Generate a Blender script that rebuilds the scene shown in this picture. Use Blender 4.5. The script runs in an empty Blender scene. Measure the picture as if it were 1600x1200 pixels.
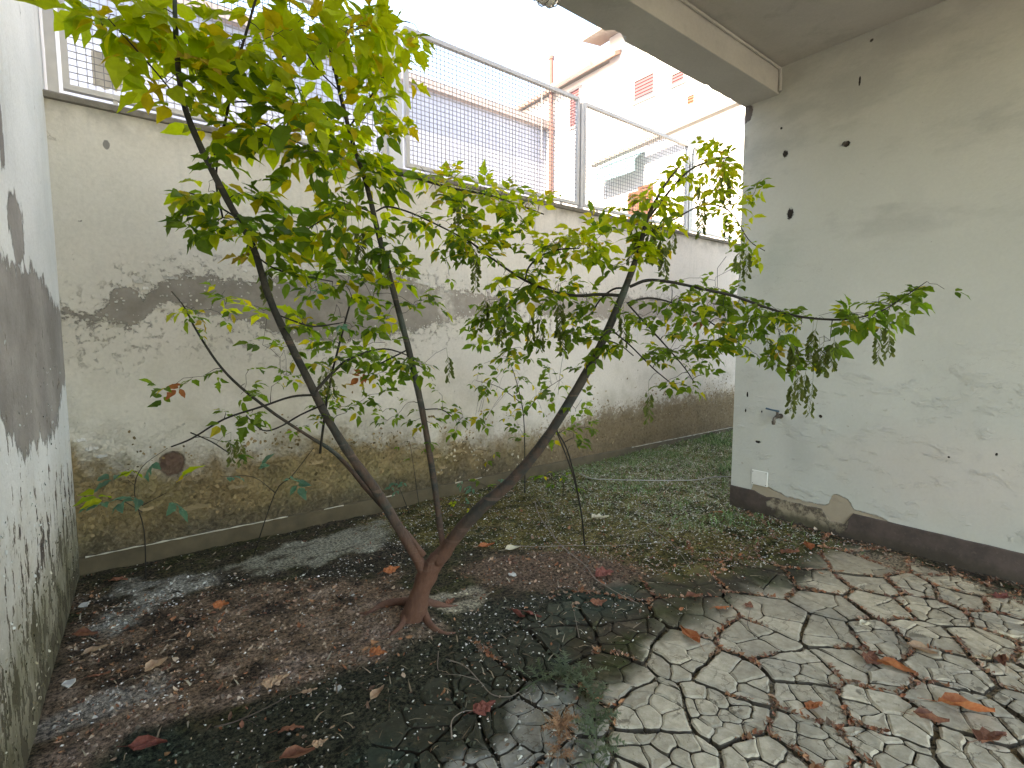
import bpy, bmesh, math, random
import numpy as np
from mathutils import Vector, Matrix, noise as mnoise

random.seed(7); rng = np.random.default_rng(7)
scene = bpy.context.scene
COL = scene.collection

# ---------------------------------------------------------------- camera, sky, sun, exposure
CAM_H, FOC, PITCH, AZ = 1.5, 800.0, math.radians(5.0), math.radians(52.0)
cam_data = bpy.data.cameras.new('camera')
cam_data.sensor_width = 36.0; cam_data.lens = 18.0
cam_data.clip_start = 0.05; cam_data.clip_end = 600.0
cam = bpy.data.objects.new('camera', cam_data); COL.objects.link(cam)
cam.location = (0, 0, CAM_H)
cam.rotation_euler = (math.radians(90) - PITCH, 0, AZ - math.radians(90))
scene.camera = cam

SUN_DIR = Vector((-0.80, -0.10, 0.60)).normalized()          # towards the sun
world = bpy.data.worlds.new('World'); scene.world = world; world.use_nodes = True
wt = world.node_tree; wt.nodes.clear()
wo = wt.nodes.new('ShaderNodeOutputWorld'); wb = wt.nodes.new('ShaderNodeBackground')
sky = wt.nodes.new('ShaderNodeTexSky'); sky.sky_type = 'NISHITA'; sky.sun_disc = False
sky.sun_elevation = math.asin(SUN_DIR.z)
sky.sun_rotation = math.atan2(SUN_DIR.x, SUN_DIR.y)
sky.air_density = 1.0; sky.dust_density = 0.3; sky.ozone_density = 1.0
wb.inputs['Strength'].default_value = 0.15
wt.links.new(sky.outputs[0], wb.inputs[0]); wt.links.new(wb.outputs[0], wo.inputs[0])
sd = bpy.data.lights.new('sun', 'SUN'); sd.energy = 3.0; sd.angle = math.radians(0.5); sd.color = (1.0, 0.95, 0.86)
so = bpy.data.objects.new('sun', sd); COL.objects.link(so)
so.rotation_euler = SUN_DIR.to_track_quat('Z', 'Y').to_euler(); so.location = (-20, 0, 20)
vs = scene.view_settings
vs.view_transform = 'Standard'; vs.look = 'None'; vs.gamma = 1.0; vs.exposure = 3.0; vs.use_curve_mapping = False
vs.use_white_balance = True; vs.white_balance_temperature = 8500; vs.white_balance_tint = 12
scene.cycles.max_bounces = 10; scene.cycles.diffuse_bounces = 6; scene.cycles.transmission_bounces = 6
scene.cycles.transparent_max_bounces = 8

# ---------------------------------------------------------------- measuring helpers: sight lines of the photograph to world points
FWD = np.array([math.cos(AZ)*math.cos(PITCH), math.sin(AZ)*math.cos(PITCH), -math.sin(PITCH)])
RGT = np.array([math.sin(AZ), -math.cos(AZ), 0.0]); UP = np.cross(RGT, FWD); CC = np.array([0, 0, CAM_H])
def ray(x, y): return FWD + RGT*(x-800)/FOC - UP*(y-600)/FOC
def at_z(x, y, z=0.0): d = ray(x, y); return CC + d*(z-CAM_H)/d[2]
def at_y(x, y, Y): d = ray(x, y); return CC + d*Y/d[1]
def at_x(x, y, X): d = ray(x, y); return CC + d*X/d[0]
def at_w(x, y, w): return CC + ray(x, y)*w

# ---------------------------------------------------------------- object helpers
def tag(o, label=None, cat=None, group=None, kind=None):
    if label: o['label'] = label
    if cat: o['category'] = cat
    if group: o['group'] = group
    if kind: o['kind'] = kind
    return o
def empty(name, loc=(0, 0, 0), label=None, cat=None, group=None, kind=None):
    o = bpy.data.objects.new(name, None); COL.objects.link(o); o.location = loc; o.empty_display_size = 0.1
    return tag(o, label, cat, group, kind)
def link(name, me, mat, parent=None, smooth=False):
    if mat is not None and not me.materials: me.materials.append(mat)
    if smooth:
        me.polygons.foreach_set('use_smooth', [True]*len(me.polygons))
    o = bpy.data.objects.new(name, me); COL.objects.link(o)
    if parent is not None:
        o.parent = parent
        o.matrix_parent_inverse = Matrix.Translation(-parent.location) if parent.parent is None else Matrix.Identity(4)
    return o
class MB:
    """collects vertices and faces (world coordinates) of one mesh"""
    def __init__(s): s.v = []; s.f = []; s.c = []; s.tone = []
    def add(s, vs_, fs, col=None):
        n = len(s.v); s.v += [tuple(p) for p in vs_]; s.f += [tuple(i+n for i in f) for f in fs]
        if col is not None: s.c += [tuple(col)]*len(vs_)
    def box(s, a, b):
        x0, y0, z0 = a; x1, y1, z1 = b
        s.add([(x0,y0,z0),(x1,y0,z0),(x1,y1,z0),(x0,y1,z0),(x0,y0,z1),(x1,y0,z1),(x1,y1,z1),(x0,y1,z1)],
              [(0,3,2,1),(4,5,6,7),(0,1,5,4),(1,2,6,5),(2,3,7,6),(3,0,4,7)])
    def tube(s, pts, rad, n=8, cap=True, bump=0.0):
        pts = [Vector(p) for p in pts]; m = len(pts); base = len(s.v); up = Vector((0.31, 0.17, 0.93))
        rad = list(rad) if hasattr(rad, '__len__') else [rad]*m
        px = None
        for i in range(m):
            t = (pts[min(i+1, m-1)] - pts[max(i-1, 0)]).normalized()
            if px is None:
                px = t.cross(up); px = px if px.length > 1e-3 else t.cross(Vector((1,0,0)))
            px = (px - t*px.dot(t)).normalized(); py = t.cross(px)
            for k in range(n):
                a = 2*math.pi*k/n; q = rad[i]
                if bump:
                    q *= 1 + bump*mnoise.noise(pts[i]*22 + Vector((k*1.7, 0, 0)))
                s.v.append(tuple(pts[i] + px*(q*math.cos(a)) + py*(q*math.sin(a))))
        for i in range(m-1):
            for k in range(n):
                a = base+i*n+k; b = base+i*n+(k+1) % n
                s.f.append((a, b, b+n, a+n))
        if cap:
            s.f.append(tuple(base+k for k in reversed(range(n)))); s.f.append(tuple(base+(m-1)*n+k for k in range(n)))
    def mesh(s, name):
        me = bpy.data.meshes.new(name); me.from_pydata(s.v, [], s.f)
        if s.c:
            at = me.color_attributes.new('col', 'FLOAT_COLOR', 'POINT')
            at.data.foreach_set('color', np.array([(c[0], c[1], c[2], 1) for c in s.c], dtype=np.float32).ravel())
        me.update(); return me
    def obj(s, name, mat, parent=None, smooth=False): return link(name, s.mesh(name), mat, parent, smooth)
def bevel_box(a, b, r=0.004):
    bm = bmesh.new(); bmesh.ops.create_cube(bm, size=1)
    for v in bm.verts:
        v.co = Vector([a[i] + (v.co[i]+0.5)*(b[i]-a[i]) for i in range(3)])
    bmesh.ops.bevel(bm, geom=bm.edges[:], offset=r, segments=1, affect='EDGES')
    me = bpy.data.meshes.new('m'); bm.to_mesh(me); bm.free(); return me
def spline(pts, sub=5):
    """Catmull-Rom through control rows (any width)"""
    P = [np.array(p, float) for p in pts]; P = [2*P[0]-P[1]] + P + [2*P[-1]-P[-2]]; out = []
    for i in range(1, len(P)-2):
        for k in range(sub):
            t = k/sub; a, b, c, d = P[i-1], P[i], P[i+1], P[i+2]
            out.append(0.5*((2*b) + (c-a)*t + (2*a-5*b+4*c-d)*t*t + (-a+3*b-3*c+d)*t**3))
    out.append(P[-2]); return out

# ---------------------------------------------------------------- material helpers
class S:
    """a socket that understands arithmetic"""
    def __init__(s, m, k): s.m = m; s.k = k
    def _o(s, op, b, c=None):
        n = s.m.t.nodes.new('ShaderNodeMath'); n.operation = op
        s.m.plug(s, n.inputs[0]); s.m.plug(b, n.inputs[1])
        return S(s.m, n.outputs[0])
    def __add__(s, b): return s._o('ADD', b)
    __radd__ = __add__
    def __sub__(s, b): return s._o('SUBTRACT', b)
    def __rsub__(s, b): return S(s.m, s.m.val(b))._o('SUBTRACT', s)
    def __mul__(s, b): return s._o('MULTIPLY', b)
    __rmul__ = __mul__
    def __truediv__(s, b): return s._o('DIVIDE', b)
    def max(s, b): return s._o('MAXIMUM', b)
    def min(s, b): return s._o('MINIMUM', b)
    def pow(s, b): return s._o('POWER', b)
    def step(s, a, b, smooth=True):
        n = s.m.t.nodes.new('ShaderNodeMapRange'); n.interpolation_type = 'SMOOTHSTEP' if smooth else 'LINEAR'
        flip = a > b
        s.m.plug(s, n.inputs[0]); n.inputs[1].default_value = min(a, b); n.inputs[2].default_value = max(a, b)
        n.inputs[3].default_value = 1.0 if flip else 0.0; n.inputs[4].default_value = 0.0 if flip else 1.0
        return S(s.m, n.outputs[0])
class Mat:
    def __init__(s, name, rough=0.85, spec=0.3):
        s.mat = bpy.data.materials.new(name); s.mat.use_nodes = True; s.t = s.mat.node_tree; s.t.nodes.clear()
        s.out = s.t.nodes.new('ShaderNodeOutputMaterial'); s.b = s.t.nodes.new('ShaderNodeBsdfPrincipled')
        s.b.inputs['Roughness'].default_value = rough; s.b.inputs['Specular IOR Level'].default_value = spec
        s.t.links.new(s.b.outputs[0], s.out.inputs[0]); s.bumps = None
        g = s.t.nodes.new('ShaderNodeNewGeometry'); s.geo = g; s.P = S(s, g.outputs['Position'])
    def val(s, v):
        n = s.t.nodes.new('ShaderNodeValue'); n.outputs[0].default_value = v; return n.outputs[0]
    def plug(s, a, inp):
        if isinstance(a, S): s.t.links.new(a.k, inp)
        elif hasattr(a, '__len__'): inp.default_value = tuple(a) + ((1,) if len(a) == 3 and inp.type == 'RGBA' else ())
        else: inp.default_value = a
    def sep(s, v=None):
        n = s.t.nodes.new('ShaderNodeSeparateXYZ'); s.plug(v or s.P, n.inputs[0]); return [S(s, o) for o in n.outputs]
    def vec(s, x, y, z):
        n = s.t.nodes.new('ShaderNodeCombineXYZ'); [s.plug(a, n.inputs[i]) for i, a in enumerate((x, y, z))]; return S(s, n.outputs[0])
    def stretch(s, k, v=None):
        n = s.t.nodes.new('ShaderNodeVectorMath'); n.operation = 'MULTIPLY'; s.plug(v or s.P, n.inputs[0]); n.inputs[1].default_value = k
        return S(s, n.outputs[0])
    def noise(s, scale, detail=4, rough=0.55, v=None, dist=0.0):
        n = s.t.nodes.new('ShaderNodeTexNoise'); s.plug(v or s.P, n.inputs['Vector']); n.inputs['Scale'].default_value = scale
        n.inputs['Detail'].default_value = detail; n.inputs['Roughness'].default_value = rough; n.inputs['Distortion'].default_value = dist
        return S(s, n.outputs[0])
    def voro(s, scale, feature='F1', v=None, rnd=1.0):
        n = s.t.nodes.new('ShaderNodeTexVoronoi'); n.feature = feature; s.plug(v or s.P, n.inputs['Vector']); n.inputs['Scale'].default_value = scale
        n.inputs['Randomness'].default_value = rnd
        return S(s, n.outputs['Distance'])
    def mix(s, f, a, b):
        n = s.t.nodes.new('ShaderNodeMix'); n.data_type = 'RGBA'; n.clamp_factor = True
        s.plug(f, n.inputs[0]); s.plug(a, n.inputs[6]); s.plug(b, n.inputs[7]); return S(s, n.outputs[2])
    def mul(s, a, b, f=1.0):
        n = s.t.nodes.new('ShaderNodeMix'); n.data_type = 'RGBA'; n.blend_type = 'MULTIPLY'
        s.plug(f, n.inputs[0]); s.plug(a, n.inputs[6]); s.plug(b, n.inputs[7]); return S(s, n.outputs[2])
    def grey(s, v):
        n = s.t.nodes.new('ShaderNodeCombineColor'); [s.plug(v, n.inputs[i]) for i in range(3)]; return S(s, n.outputs[0])
    def curve(s, x, pts):
        """piecewise curve of a length in metres"""
        x0, x1 = pts[0][0], pts[-1][0]; zs = [p[1] for p in pts]; z0, z1 = min(zs)-0.01, max(zs)+0.01
        n = s.t.nodes.new('ShaderNodeFloatCurve'); s.plug(x.step(x0, x1, False), n.inputs['Value'])
        c = n.mapping.curves[0]
        q = [((a-x0)/(x1-x0), (b-z0)/(z1-z0)) for a, b in pts]
        c.points[0].location = q[0]; c.points[-1].location = q[-1]
        for a in q[1:-1]: c.points.new(*a)
        for p in c.points: p.handle_type = 'VECTOR'
        n.mapping.update()
        return S(s, n.outputs[0])*(z1-z0) + z0
    def blob(s, x, z, cx, cz, rx, rz, wob, amt=0.35, soft=0.12):
        """ragged round spot, 1 inside"""
        dx = (x-cx)/rx; dz = (z-cz)/rz
        d = (dx*dx + dz*dz).pow(0.5) + (wob-0.5)*(2*amt)
        return d.step(1+soft, 1-soft)
    def attr(s, name):
        n = s.t.nodes.new('ShaderNodeAttribute'); n.attribute_name = name; return S(s, n.outputs['Color'])
    def objrand(s):
        return S(s, s.t.nodes.new('ShaderNodeObjectInfo').outputs['Random'])
    def island(s): return S(s, s.geo.outputs['Random Per Island'])
    def color(s, c): s.plug(c, s.b.inputs['Base Color']); return s
    def rough(s, c): s.plug(c, s.b.inputs['Roughness']); return s
    def bump(s, h, dist=0.01, strength=1.0):
        n = s.t.nodes.new('ShaderNodeBump'); n.inputs['Distance'].default_value = dist; n.inputs['Strength'].default_value = strength
        s.plug(h, n.inputs['Height'])
        if s.bumps is not None: s.t.links.new(s.bumps, n.inputs['Normal'])
        s.bumps = n.outputs[0]; s.t.links.new(s.bumps, s.b.inputs['Normal']); return s
def plain(name, c, rough=0.7, var=0.15, scale=20, spec=0.3, metal=0.0, bump=0.0):
    m = Mat(name, rough, spec)
    n = m.noise(scale, 5); m.color(m.mix(n, [k*(1-var) for k in c], [k*(1+var) for k in c]))
    m.b.inputs['Metallic'].default_value = metal
    if bump: m.bump(n, bump)
    return m.mat

D, W = 4.176, 4.343            # the yard's back wall (y) and its right wall (x)
LEDGE = 0.115                  # height of the cement base course
ZONE = {}
# ---------------------------------------------------------------- wall materials
def mat_back_wall():
    m = Mat('weathered_cream_plaster', 0.88, 0.2)
    x, y, z = m.sep(); big = m.noise(1.3, 4); mid = m.noise(6, 6, 0.6); fine = m.noise(40, 6, 0.65); ragged = m.noise(14, 8, 0.72)
    paint = m.mix(big.step(0.3, 0.7), (0.65, 0.62, 0.555), (0.72, 0.685, 0.63)); paint = m.mix(x.step(0.8, 3.5)*0.8, paint, (0.76, 0.71, 0.665))
    paint = m.mix((mid.step(0.5, 0.8))*0.25, paint, (0.45, 0.43, 0.38))
    streak = m.noise(3.0, 5, 0.6, m.stretch((6, 1, 0.5)))
    paint = m.mix(streak.step(0.55, 0.8)*0.35*z.step(1.2, 2.9), paint, (0.46, 0.45, 0.41))
    paint = m.mix(z.step(2.70, 2.95)*mid.step(0.35, 0.65)*0.7, paint, (0.33, 0.32, 0.29))
    # paint lost in a long ragged band: bare grey render shows
    up = m.curve(x, [(-0.25,1.70),(-0.13,1.64),(-0.03,1.65),(0.02,1.83),(0.12,1.86),(0.17,1.76),(0.27,1.87),(0.47,1.97),(0.66,1.93),(0.87,1.93),(1.33,2.0),(1.65,2.05),(2.11,2.04),(2.51,1.95),(2.94,1.93),(3.3,1.86),(3.98,2.03),(5.32,2.02),(6.8,2.1),(12,2.0)])
    lo = m.curve(x, [(-0.25,1.67),(-0.13,1.60),(-0.03,1.61),(0.13,1.58),(0.22,1.67),(0.32,1.77),(0.45,1.68),(0.66,1.66),(0.94,1.58),(1.22,1.45),(1.63,1.5),(2.1,1.56),(2.5,1.68),(2.94,1.75),(3.3,1.80),(3.98,1.74),(5.3,1.76),(6.8,1.75),(12,1.8)])
    rz = z + (ragged-0.5)*0.26
    band = (up-rz).step(-0.006, 0.006).min((rz-lo).step(-0.006, 0.006))
    strength = m.noise(2.2, 5, 0.6).step(0.30, 0.48).max(x.step(2.6, 1.8))
    band = band*strength
    spots = m.noise(11, 9, 0.78).step(0.645, 0.66)*m.noise(1.7, 3).step(0.45, 0.6)*z.step(2.4, 1.9)*0.9
    scars = m.noise(24, 9, 0.8, m.stretch((1, 1, 0.6))).step(0.645, 0.66)*m.noise(2.2, 3).step(0.48, 0.58)*z.step(1.9, 1.4)
    near = (up-z).step(-0.25, 0.0).min((z-lo).step(-0.45, 0.0))*m.noise(17, 9, 0.8).step(0.56, 0.58)
    bare = band.max(spots).max(near*0.9).max(scars*0.9)
    # damp, peeling foot of the wall
    dz = m.curve(x, [(-0.25,0.94),(-0.17,0.74),(0.22,0.66),(0.52,0.64),(1.05,0.72),(1.61,0.70),(2.15,0.60),(2.93,0.50),(3.71,0.46),(4.75,0.62),(6.07,0.68),(12,0.66)])
    foot = (z + (m.noise(5, 8, 0.7)-0.5)*0.55 - dz).step(0.10, -0.16)
    speck = (z - dz + (m.noise(26, 8, 0.75)-0.5)*1.1).step(0.02, 0.0)*(z-dz).step(0.45, 0.1)*x.step(2.4, 4.2)
    stain = m.mix(m.noise(3.5, 6, 0.65).step(0.35, 0.65), (0.36, 0.25, 0.11), (0.20, 0.135, 0.055))
    stain = m.mix(m.noise(1.6, 5).step(0.40, 0.70)*0.6, stain, (0.19, 0.175, 0.065))
    stain = m.mix(x.step(2.6, 4.2)*0.85, stain, m.mix(m.noise(9, 6, 0.7).step(0.4, 0.6), (0.46, 0.37, 0.25), (0.28, 0.22, 0.12)))
    stain = m.mix((z + (mid-0.5)*0.3).step(0.36, 0.14)*0.75, stain, (0.050, 0.042, 0.026))
    grime = m.noise(4, 5).step(0.35, 0.7)*(z-dz).step(0.9, 0.0)*0.45
    c = m.mix(grime, paint, (0.36, 0.33, 0.25))
    barec = m.mix(mid.step(0.3, 0.7), (0.35, 0.32, 0.285), (0.25, 0.228, 0.20)); barec = m.mix(x.step(1.9, 3.0)*0.75, barec, (0.42, 0.37, 0.335))
    c = m.mix(bare, c, barec)
    c = m.mix(foot*0.93, c, stain); c = m.mix(speck*0.7, c, (0.25, 0.18, 0.11))
    crack = m.voro(1.1, 'DISTANCE_TO_EDGE', m.vec(x + (mid-0.5)*0.5, 0.0, z + (ragged-0.5)*0.3)).step(0.0025, 0.0005)*m.noise(1.1, 2).step(0.5, 0.56)
    crack = crack*m.noise(2.3, 2).step(0.5, 0.6)
    c = m.mix(crack*0.4, c, (0.22, 0.2, 0.17))
    pits = m.voro(7.5, 'F1', m.vec(x+(mid-0.5)*0.4, 0.0, z*0.7+(ragged-0.5)*0.1)).step(0.050, 0.03)*m.noise(2.9, 3).step(0.47, 0.55)
    c = m.mix(pits*0.85, c, (0.12, 0.11, 0.1))
    hole = m.blob(x, z, 0.29, 0.645, 0.075, 0.085, ragged, 0.35); rim = m.blob(x, z, 0.29, 0.645, 0.11, 0.12, ragged, 0.5)
    c = m.mix(rim*0.55, c, (0.42, 0.35, 0.26)); c = m.mix(hole, c, m.mix(fine, (0.13, 0.08, 0.06), (0.2, 0.13, 0.1)))
    knock = m.blob(x, z, 0.045, 2.71, 0.018, 0.03, ragged, 0.5); c = m.mix(knock*0.85, c, (0.17, 0.165, 0.16))
    stf = m.noise(30, 9, 0.8); c = m.mix(foot*stf.step(0.52, 0.60)*0.55, c, (0.33, 0.27, 0.18)); c = m.mix(foot*stf.step(0.46, 0.40)*0.6, c, (0.075, 0.06, 0.035))
    c = m.mul(c, m.grey(0.82 + fine*0.36)); m.color(c)
    m.bump((1-bare)*1.0 + (1-crack)*0.5, 0.006, 0.9)
    flake = m.noise(38, 9, 0.8).step(0.5, 0.53)*0.5 + m.noise(8, 9, 0.75).step(0.52, 0.54)*0.8
    m.bump(flake*foot.max((z-dz).step(0.4, 0.0)*0.35) + (1-hole)*2.0 + (1-pits), 0.012, 0.9)
    m.bump(mid*0.6 + fine*0.5, 0.008, 0.55)
    return m.mat
def mat_right_wall():
    m = Mat('pale_grey_green_plaster', 0.85, 0.22)
    x, y, z = m.sep(); big = m.noise(0.9, 3); mid = m.noise(5, 6, 0.6); fine = m.noise(60, 5, 0.6); ragged = m.noise(16, 8, 0.72)
    c = m.mix(big.step(0.3, 0.7), (0.50, 0.515, 0.47), (0.56, 0.565, 0.52))
    c = m.mix(y.step(1.6, 0.2)*0.55, c, (0.42, 0.42, 0.365)); c = m.mix(z.step(2.2, 3.6)*0.5, c, (0.40, 0.395, 0.35))  # shade painted in: wall darkens away from the open yard and towards the ceiling
    c = m.mix(m.noise(1.6, 6, 0.6).step(0.5, 0.75)*0.35, c, (0.40, 0.41, 0.385))
    cloud = m.noise(1.5, 6, 0.65, m.stretch((1, 0.7, 1.8)))
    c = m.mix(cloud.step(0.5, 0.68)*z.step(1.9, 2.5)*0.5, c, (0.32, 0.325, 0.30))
    pink = m.blob(y, z, 0.85, 0.6, 0.6, 0.3, mid, 0.4, 0.6); c = m.mix(pink*0.35, c, (0.56, 0.47, 0.42))
    tan = m.noise(2.4, 5).step(0.5, 0.75)*z.step(1.0, 0.3); c = m.mix(tan*0.4, c, (0.5, 0.46, 0.37))
    greenish = m.blob(y, z, 2.05, 2.12, 0.16, 0.22, mid, 0.4, 0.8); c = m.mix(greenish*0.3, c, (0.36, 0.42, 0.36))
    under = m.blob(y, z, 1.80, 0.62, 0.10, 0.26, mid, 0.4, 0.8); c = m.mix(under*0.3, c, (0.33, 0.34, 0.33))
    dust = m.voro(11, 'F1', m.vec(0.0, y, z)).step(0.05, 0.02)*m.noise(3.1, 2).step(0.5, 0.56)
    c = m.mix(dust*0.75, c, (0.16, 0.15, 0.14))
    chips = m.noise(15, 8, 0.7, m.stretch((1, 1, 1.9))).step(0.655, 0.67)*m.noise(1.9, 3).step(0.42, 0.55)*z.step(1.45, 1.0)
    c = m.mix(chips*0.6, c, (0.36, 0.30, 0.21))
    holes = None
    for hy, hz, ry, rz in ((2.0, 2.98, 0.020, 0.025), (1.94, 2.5, 0.024, 0.04), (2.04, 3.19, 0.009, 0.010), (1.56, 2.93, 0.02, 0.02), (2.1, 0.885, 0.006, 0.01), (1.44, 3.6, 0.01, 0.01), (1.5, 3.35, 0.006, 0.03), (0.62, 0.78, 0.007, 0.009), (0.85, 0.72, 0.006, 0.006), (1.64, 0.9, 0.012, 0.012), (2.12, 0.62, 0.02, 0.012), (2.23, 1.02, 0.008, 0.022), (2.24, 0.88, 0.007, 0.018)):
        h = m.blob(y, z, hy, hz, ry, rz, m.noise(70, 4, 0.7), 0.9, 0.1); holes = h if holes is None else holes.max(h)
    c = m.mix(holes, c, (0.028, 0.024, 0.02))  # shade inside the holes painted as near-black spots, nothing is cut
    crackv = m.noise(2.0, 8, 0.6, m.stretch((1, 0.6, 1.2)))
    cr = ((crackv-0.5)*(crackv-0.5)).step(0.0000035, 0.0)*m.noise(1.2, 2).step(0.52, 0.6); c = m.mix(cr*0.45, c, (0.3, 0.28, 0.25))
    # peeled stretch above the skirting, and the broken corner at the beam
    pe = m.curve(y, [(-3,-1),(0.9,-1),(1.05,0.16),(1.25,0.215),(1.38,0.22),(1.42,0.30),(1.52,0.31),(1.56,0.20),(1.85,0.20),(2.0,0.245),(2.10,0.275),(2.16,0.27),(2.2,-1),(2.6,-1)])
    peel = (z + (ragged-0.5)*0.08 - pe).step(0.006, -0.006)
    c = m.mix(peel, c, m.mix(mid, (0.30, 0.25, 0.19), (0.42, 0.36, 0.27)))
    top = m.blob(y, z, 2.33, 3.40, 0.05, 0.07, ragged, 0.7, 0.1); c = m.mix(top, c, (0.13, 0.11, 0.10))
    edge = y.step(2.30, 2.345)*m.noise(9, 6, 0.7).step(0.5, 0.56)*z.step(2.3, 2.9); c = m.mix(edge*0.7, c, (0.30, 0.29, 0.27))
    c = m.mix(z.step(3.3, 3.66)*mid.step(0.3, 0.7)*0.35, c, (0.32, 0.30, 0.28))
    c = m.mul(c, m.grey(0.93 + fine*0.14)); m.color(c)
    m.bump((1-holes)*3 + (1-peel)*0.8 + (1-chips)*0.4 + (1-top), 0.008, 0.9)
    swell = m.noise(7, 7, 0.68, m.stretch((1, 0.7, 1.6))).step(0.52, 0.72)
    m.bump(swell*z.step(1.7, 1.2), 0.006, 0.8)
    m.bump(mid*1.1 + fine*0.25 + m.noise(1.8, 3)*2, 0.010, 0.6)
    return m.mat
def mat_left_wall():
    m = Mat('flaking_white_limewash', 0.85, 0.2)
    x, y, z = m.sep(); mid = m.noise(5, 7, 0.65); fine = m.noise(45, 6, 0.65); rag = m.noise(8, 9, 0.75, m.stretch((1, 1.6, 0.7)))
    white = m.mix(m.noise(1.4, 4).step(0.3, 0.7), (0.62, 0.645, 0.64), (0.75, 0.765, 0.755))
    streak = m.noise(5, 6, 0.6, m.stretch((1, 3, 0.35))); white = m.mix(streak.step(0.55, 0.75)*0.35, white, (0.5, 0.48, 0.45))
    bare = m.mix(m.noise(3, 6, 0.6).step(0.3, 0.7), (0.225, 0.212, 0.198), (0.34, 0.32, 0.30))
    bare = m.mix(m.noise(14, 6, 0.7, m.stretch((1, 2, 0.5))).step(0.60, 0.66)*0.6, bare, (0.13, 0.115, 0.105))
    up = m.curve(y, [(-3,1.72),(1.8,1.72),(2.45,1.76),(2.8,1.79),(3.1,1.80),(3.4,1.84),(3.7,1.78),(4.0,1.70),(4.18,1.66),(7,1.6)])
    lo = m.curve(y, [(-3,1.15),(1.8,1.22),(2.35,1.36),(2.55,1.18),(2.8,1.02),(3.1,1.05),(3.4,0.98),(3.7,1.03),(4.0,1.2),(4.18,1.25),(7,1.2)])
    rz = z + (rag-0.5)*0.42
    gone = (up-rz).step(-0.008, 0.008).min((rz-lo).step(-0.008, 0.008))
    gone = gone.max(m.blob(y, z, 3.02, 1.97, 0.16, 0.15, rag, 0.9, 0.05)).max(m.blob(y, z, 2.85, 2.36, 0.05, 0.22, rag, 0.9, 0.05))
    pock = m.noise(7.5, 9, 0.70, m.stretch((1, 1.7, 0.8))); th = 0.635 - z.step(1.15, 0.3)*0.12
    S_ = (pock - th).step(0.0, 0.015)*z.step(1.9, 1.25)
    rim = (pock - th + 0.02).step(0.0, 0.015)*z.step(1.9, 1.25)
    fewer = m.noise(9, 8, 0.75, m.stretch((1, 2.4, 0.6))).step(0.685, 0.70)
    c = m.mix(gone, white, bare); c = m.mix(rim*0.7, c, (0.42, 0.37, 0.29)); c = m.mix((z + (m.noise(3, 6, 0.7)-0.5)*0.9).step(1.0, 0.55)*0.5, c, (0.46, 0.42, 0.34)); c = m.mix(S_.max(fewer), c, (0.085, 0.07, 0.06))
    damp = (z + (m.noise(4, 7, 0.7)-0.5)*0.5).step(0.62, 0.30)
    c = m.mix(damp*0.88, c, m.mix(mid.step(0.35, 0.62), (0.155, 0.15, 0.085), (0.25, 0.235, 0.17)))
    c = m.mix((z + (mid-0.5)*0.3).step(0.3, 0.05)*0.7, c, (0.07, 0.062, 0.035))
    c = m.mix(S_*damp*0.6, c, (0.05, 0.042, 0.03))
    c = m.mul(c, m.grey(0.85 + fine*0.3)); m.color(c)
    m.bump((1-gone)*1.0 + (1-S_)*1.6 + (1-fewer), 0.010, 1.0); m.bump(mid + fine*0.6, 0.010, 0.7)
    return m.mat
def mat_soffit(name, a, b):
    m = Mat(name, 0.9, 0.15); mid = m.noise(4, 6, 0.6); fine = m.noise(50, 5, 0.6)
    c = m.mix(m.noise(1.2, 4).step(0.3, 0.7), a, b); c = m.mix(mid.step(0.55, 0.75)*0.3, c, (0.2, 0.19, 0.17))
    sp = m.voro(9, 'F1').step(0.04, 0.015)*m.noise(2, 2).step(0.5, 0.56); c = m.mix(sp*0.7, c, (0.1, 0.09, 0.08))
    m.color(m.mul(c, m.grey(0.9 + fine*0.2))); m.bump(mid + fine*0.3, 0.008, 0.6); return m.mat
M = {}
M['back'] = mat_back_wall(); M['right'] = mat_right_wall(); M['left'] = mat_left_wall()
M['beam'] = mat_soffit('beam_plaster', (0.40, 0.385, 0.36), (0.47, 0.46, 0.43)); M['ceiling'] = mat_soffit('ceiling_plaster', (0.42, 0.40, 0.375), (0.48, 0.46, 0.43))
M['coping'] = plain('lichen_stained_concrete', (0.22, 0.20, 0.17), 0.9, 0.6, 14, bump=0.012)
M['ledge'] = plain('damp_cement', (0.095, 0.075, 0.045), 0.85, 0.5, 9, bump=0.008)
M['ledge_lip'] = plain('pale_cement_edge', (0.50, 0.46, 0.38), 0.85, 0.5, 6)
M['steel'] = plain('galvanised_steel', (0.56, 0.55, 0.53), 0.5, 0.15, 12, 0.5, 0.4)
M['wire'] = plain('galvanised_wire', (0.30, 0.295, 0.29), 0.55, 0.1, 12, 0.4, 0.3)
M['white_post'] = plain('white_painted_steel', (0.72, 0.74, 0.77), 0.5, 0.05, 6)
M['facade_shade'] = plain('shade_tinted_render', (0.36, 0.39, 0.48), 0.9, 0.04, 1.2)  # white wall with its bluish shade put into the colour
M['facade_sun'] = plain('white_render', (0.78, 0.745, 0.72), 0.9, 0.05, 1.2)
M['cornice'] = plain('pink_beige_cornice', (0.42, 0.35, 0.33), 0.8, 0.1, 4)
M['copper'] = plain('brown_painted_downpipe', (0.19, 0.095, 0.08), 0.5, 0.15, 8)
M['gutter'] = plain('grey_beige_gutter', (0.32, 0.29, 0.26), 0.5, 0.15, 8)
M['tile'] = plain('terracotta_tile', (0.25, 0.16, 0.13), 0.85, 0.3, 6)
M['shutter'] = plain('faded_red_shutter', (0.19, 0.075, 0.08), 0.6, 0.12, 8)
M['window_dark'] = plain('window_glass_dark', (0.10, 0.09, 0.09), 0.2, 0.1, 4, 0.6)
M['wood_door'] = plain('orange_brown_wood', (0.20, 0.085, 0.05), 0.6, 0.2, 8)
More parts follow.
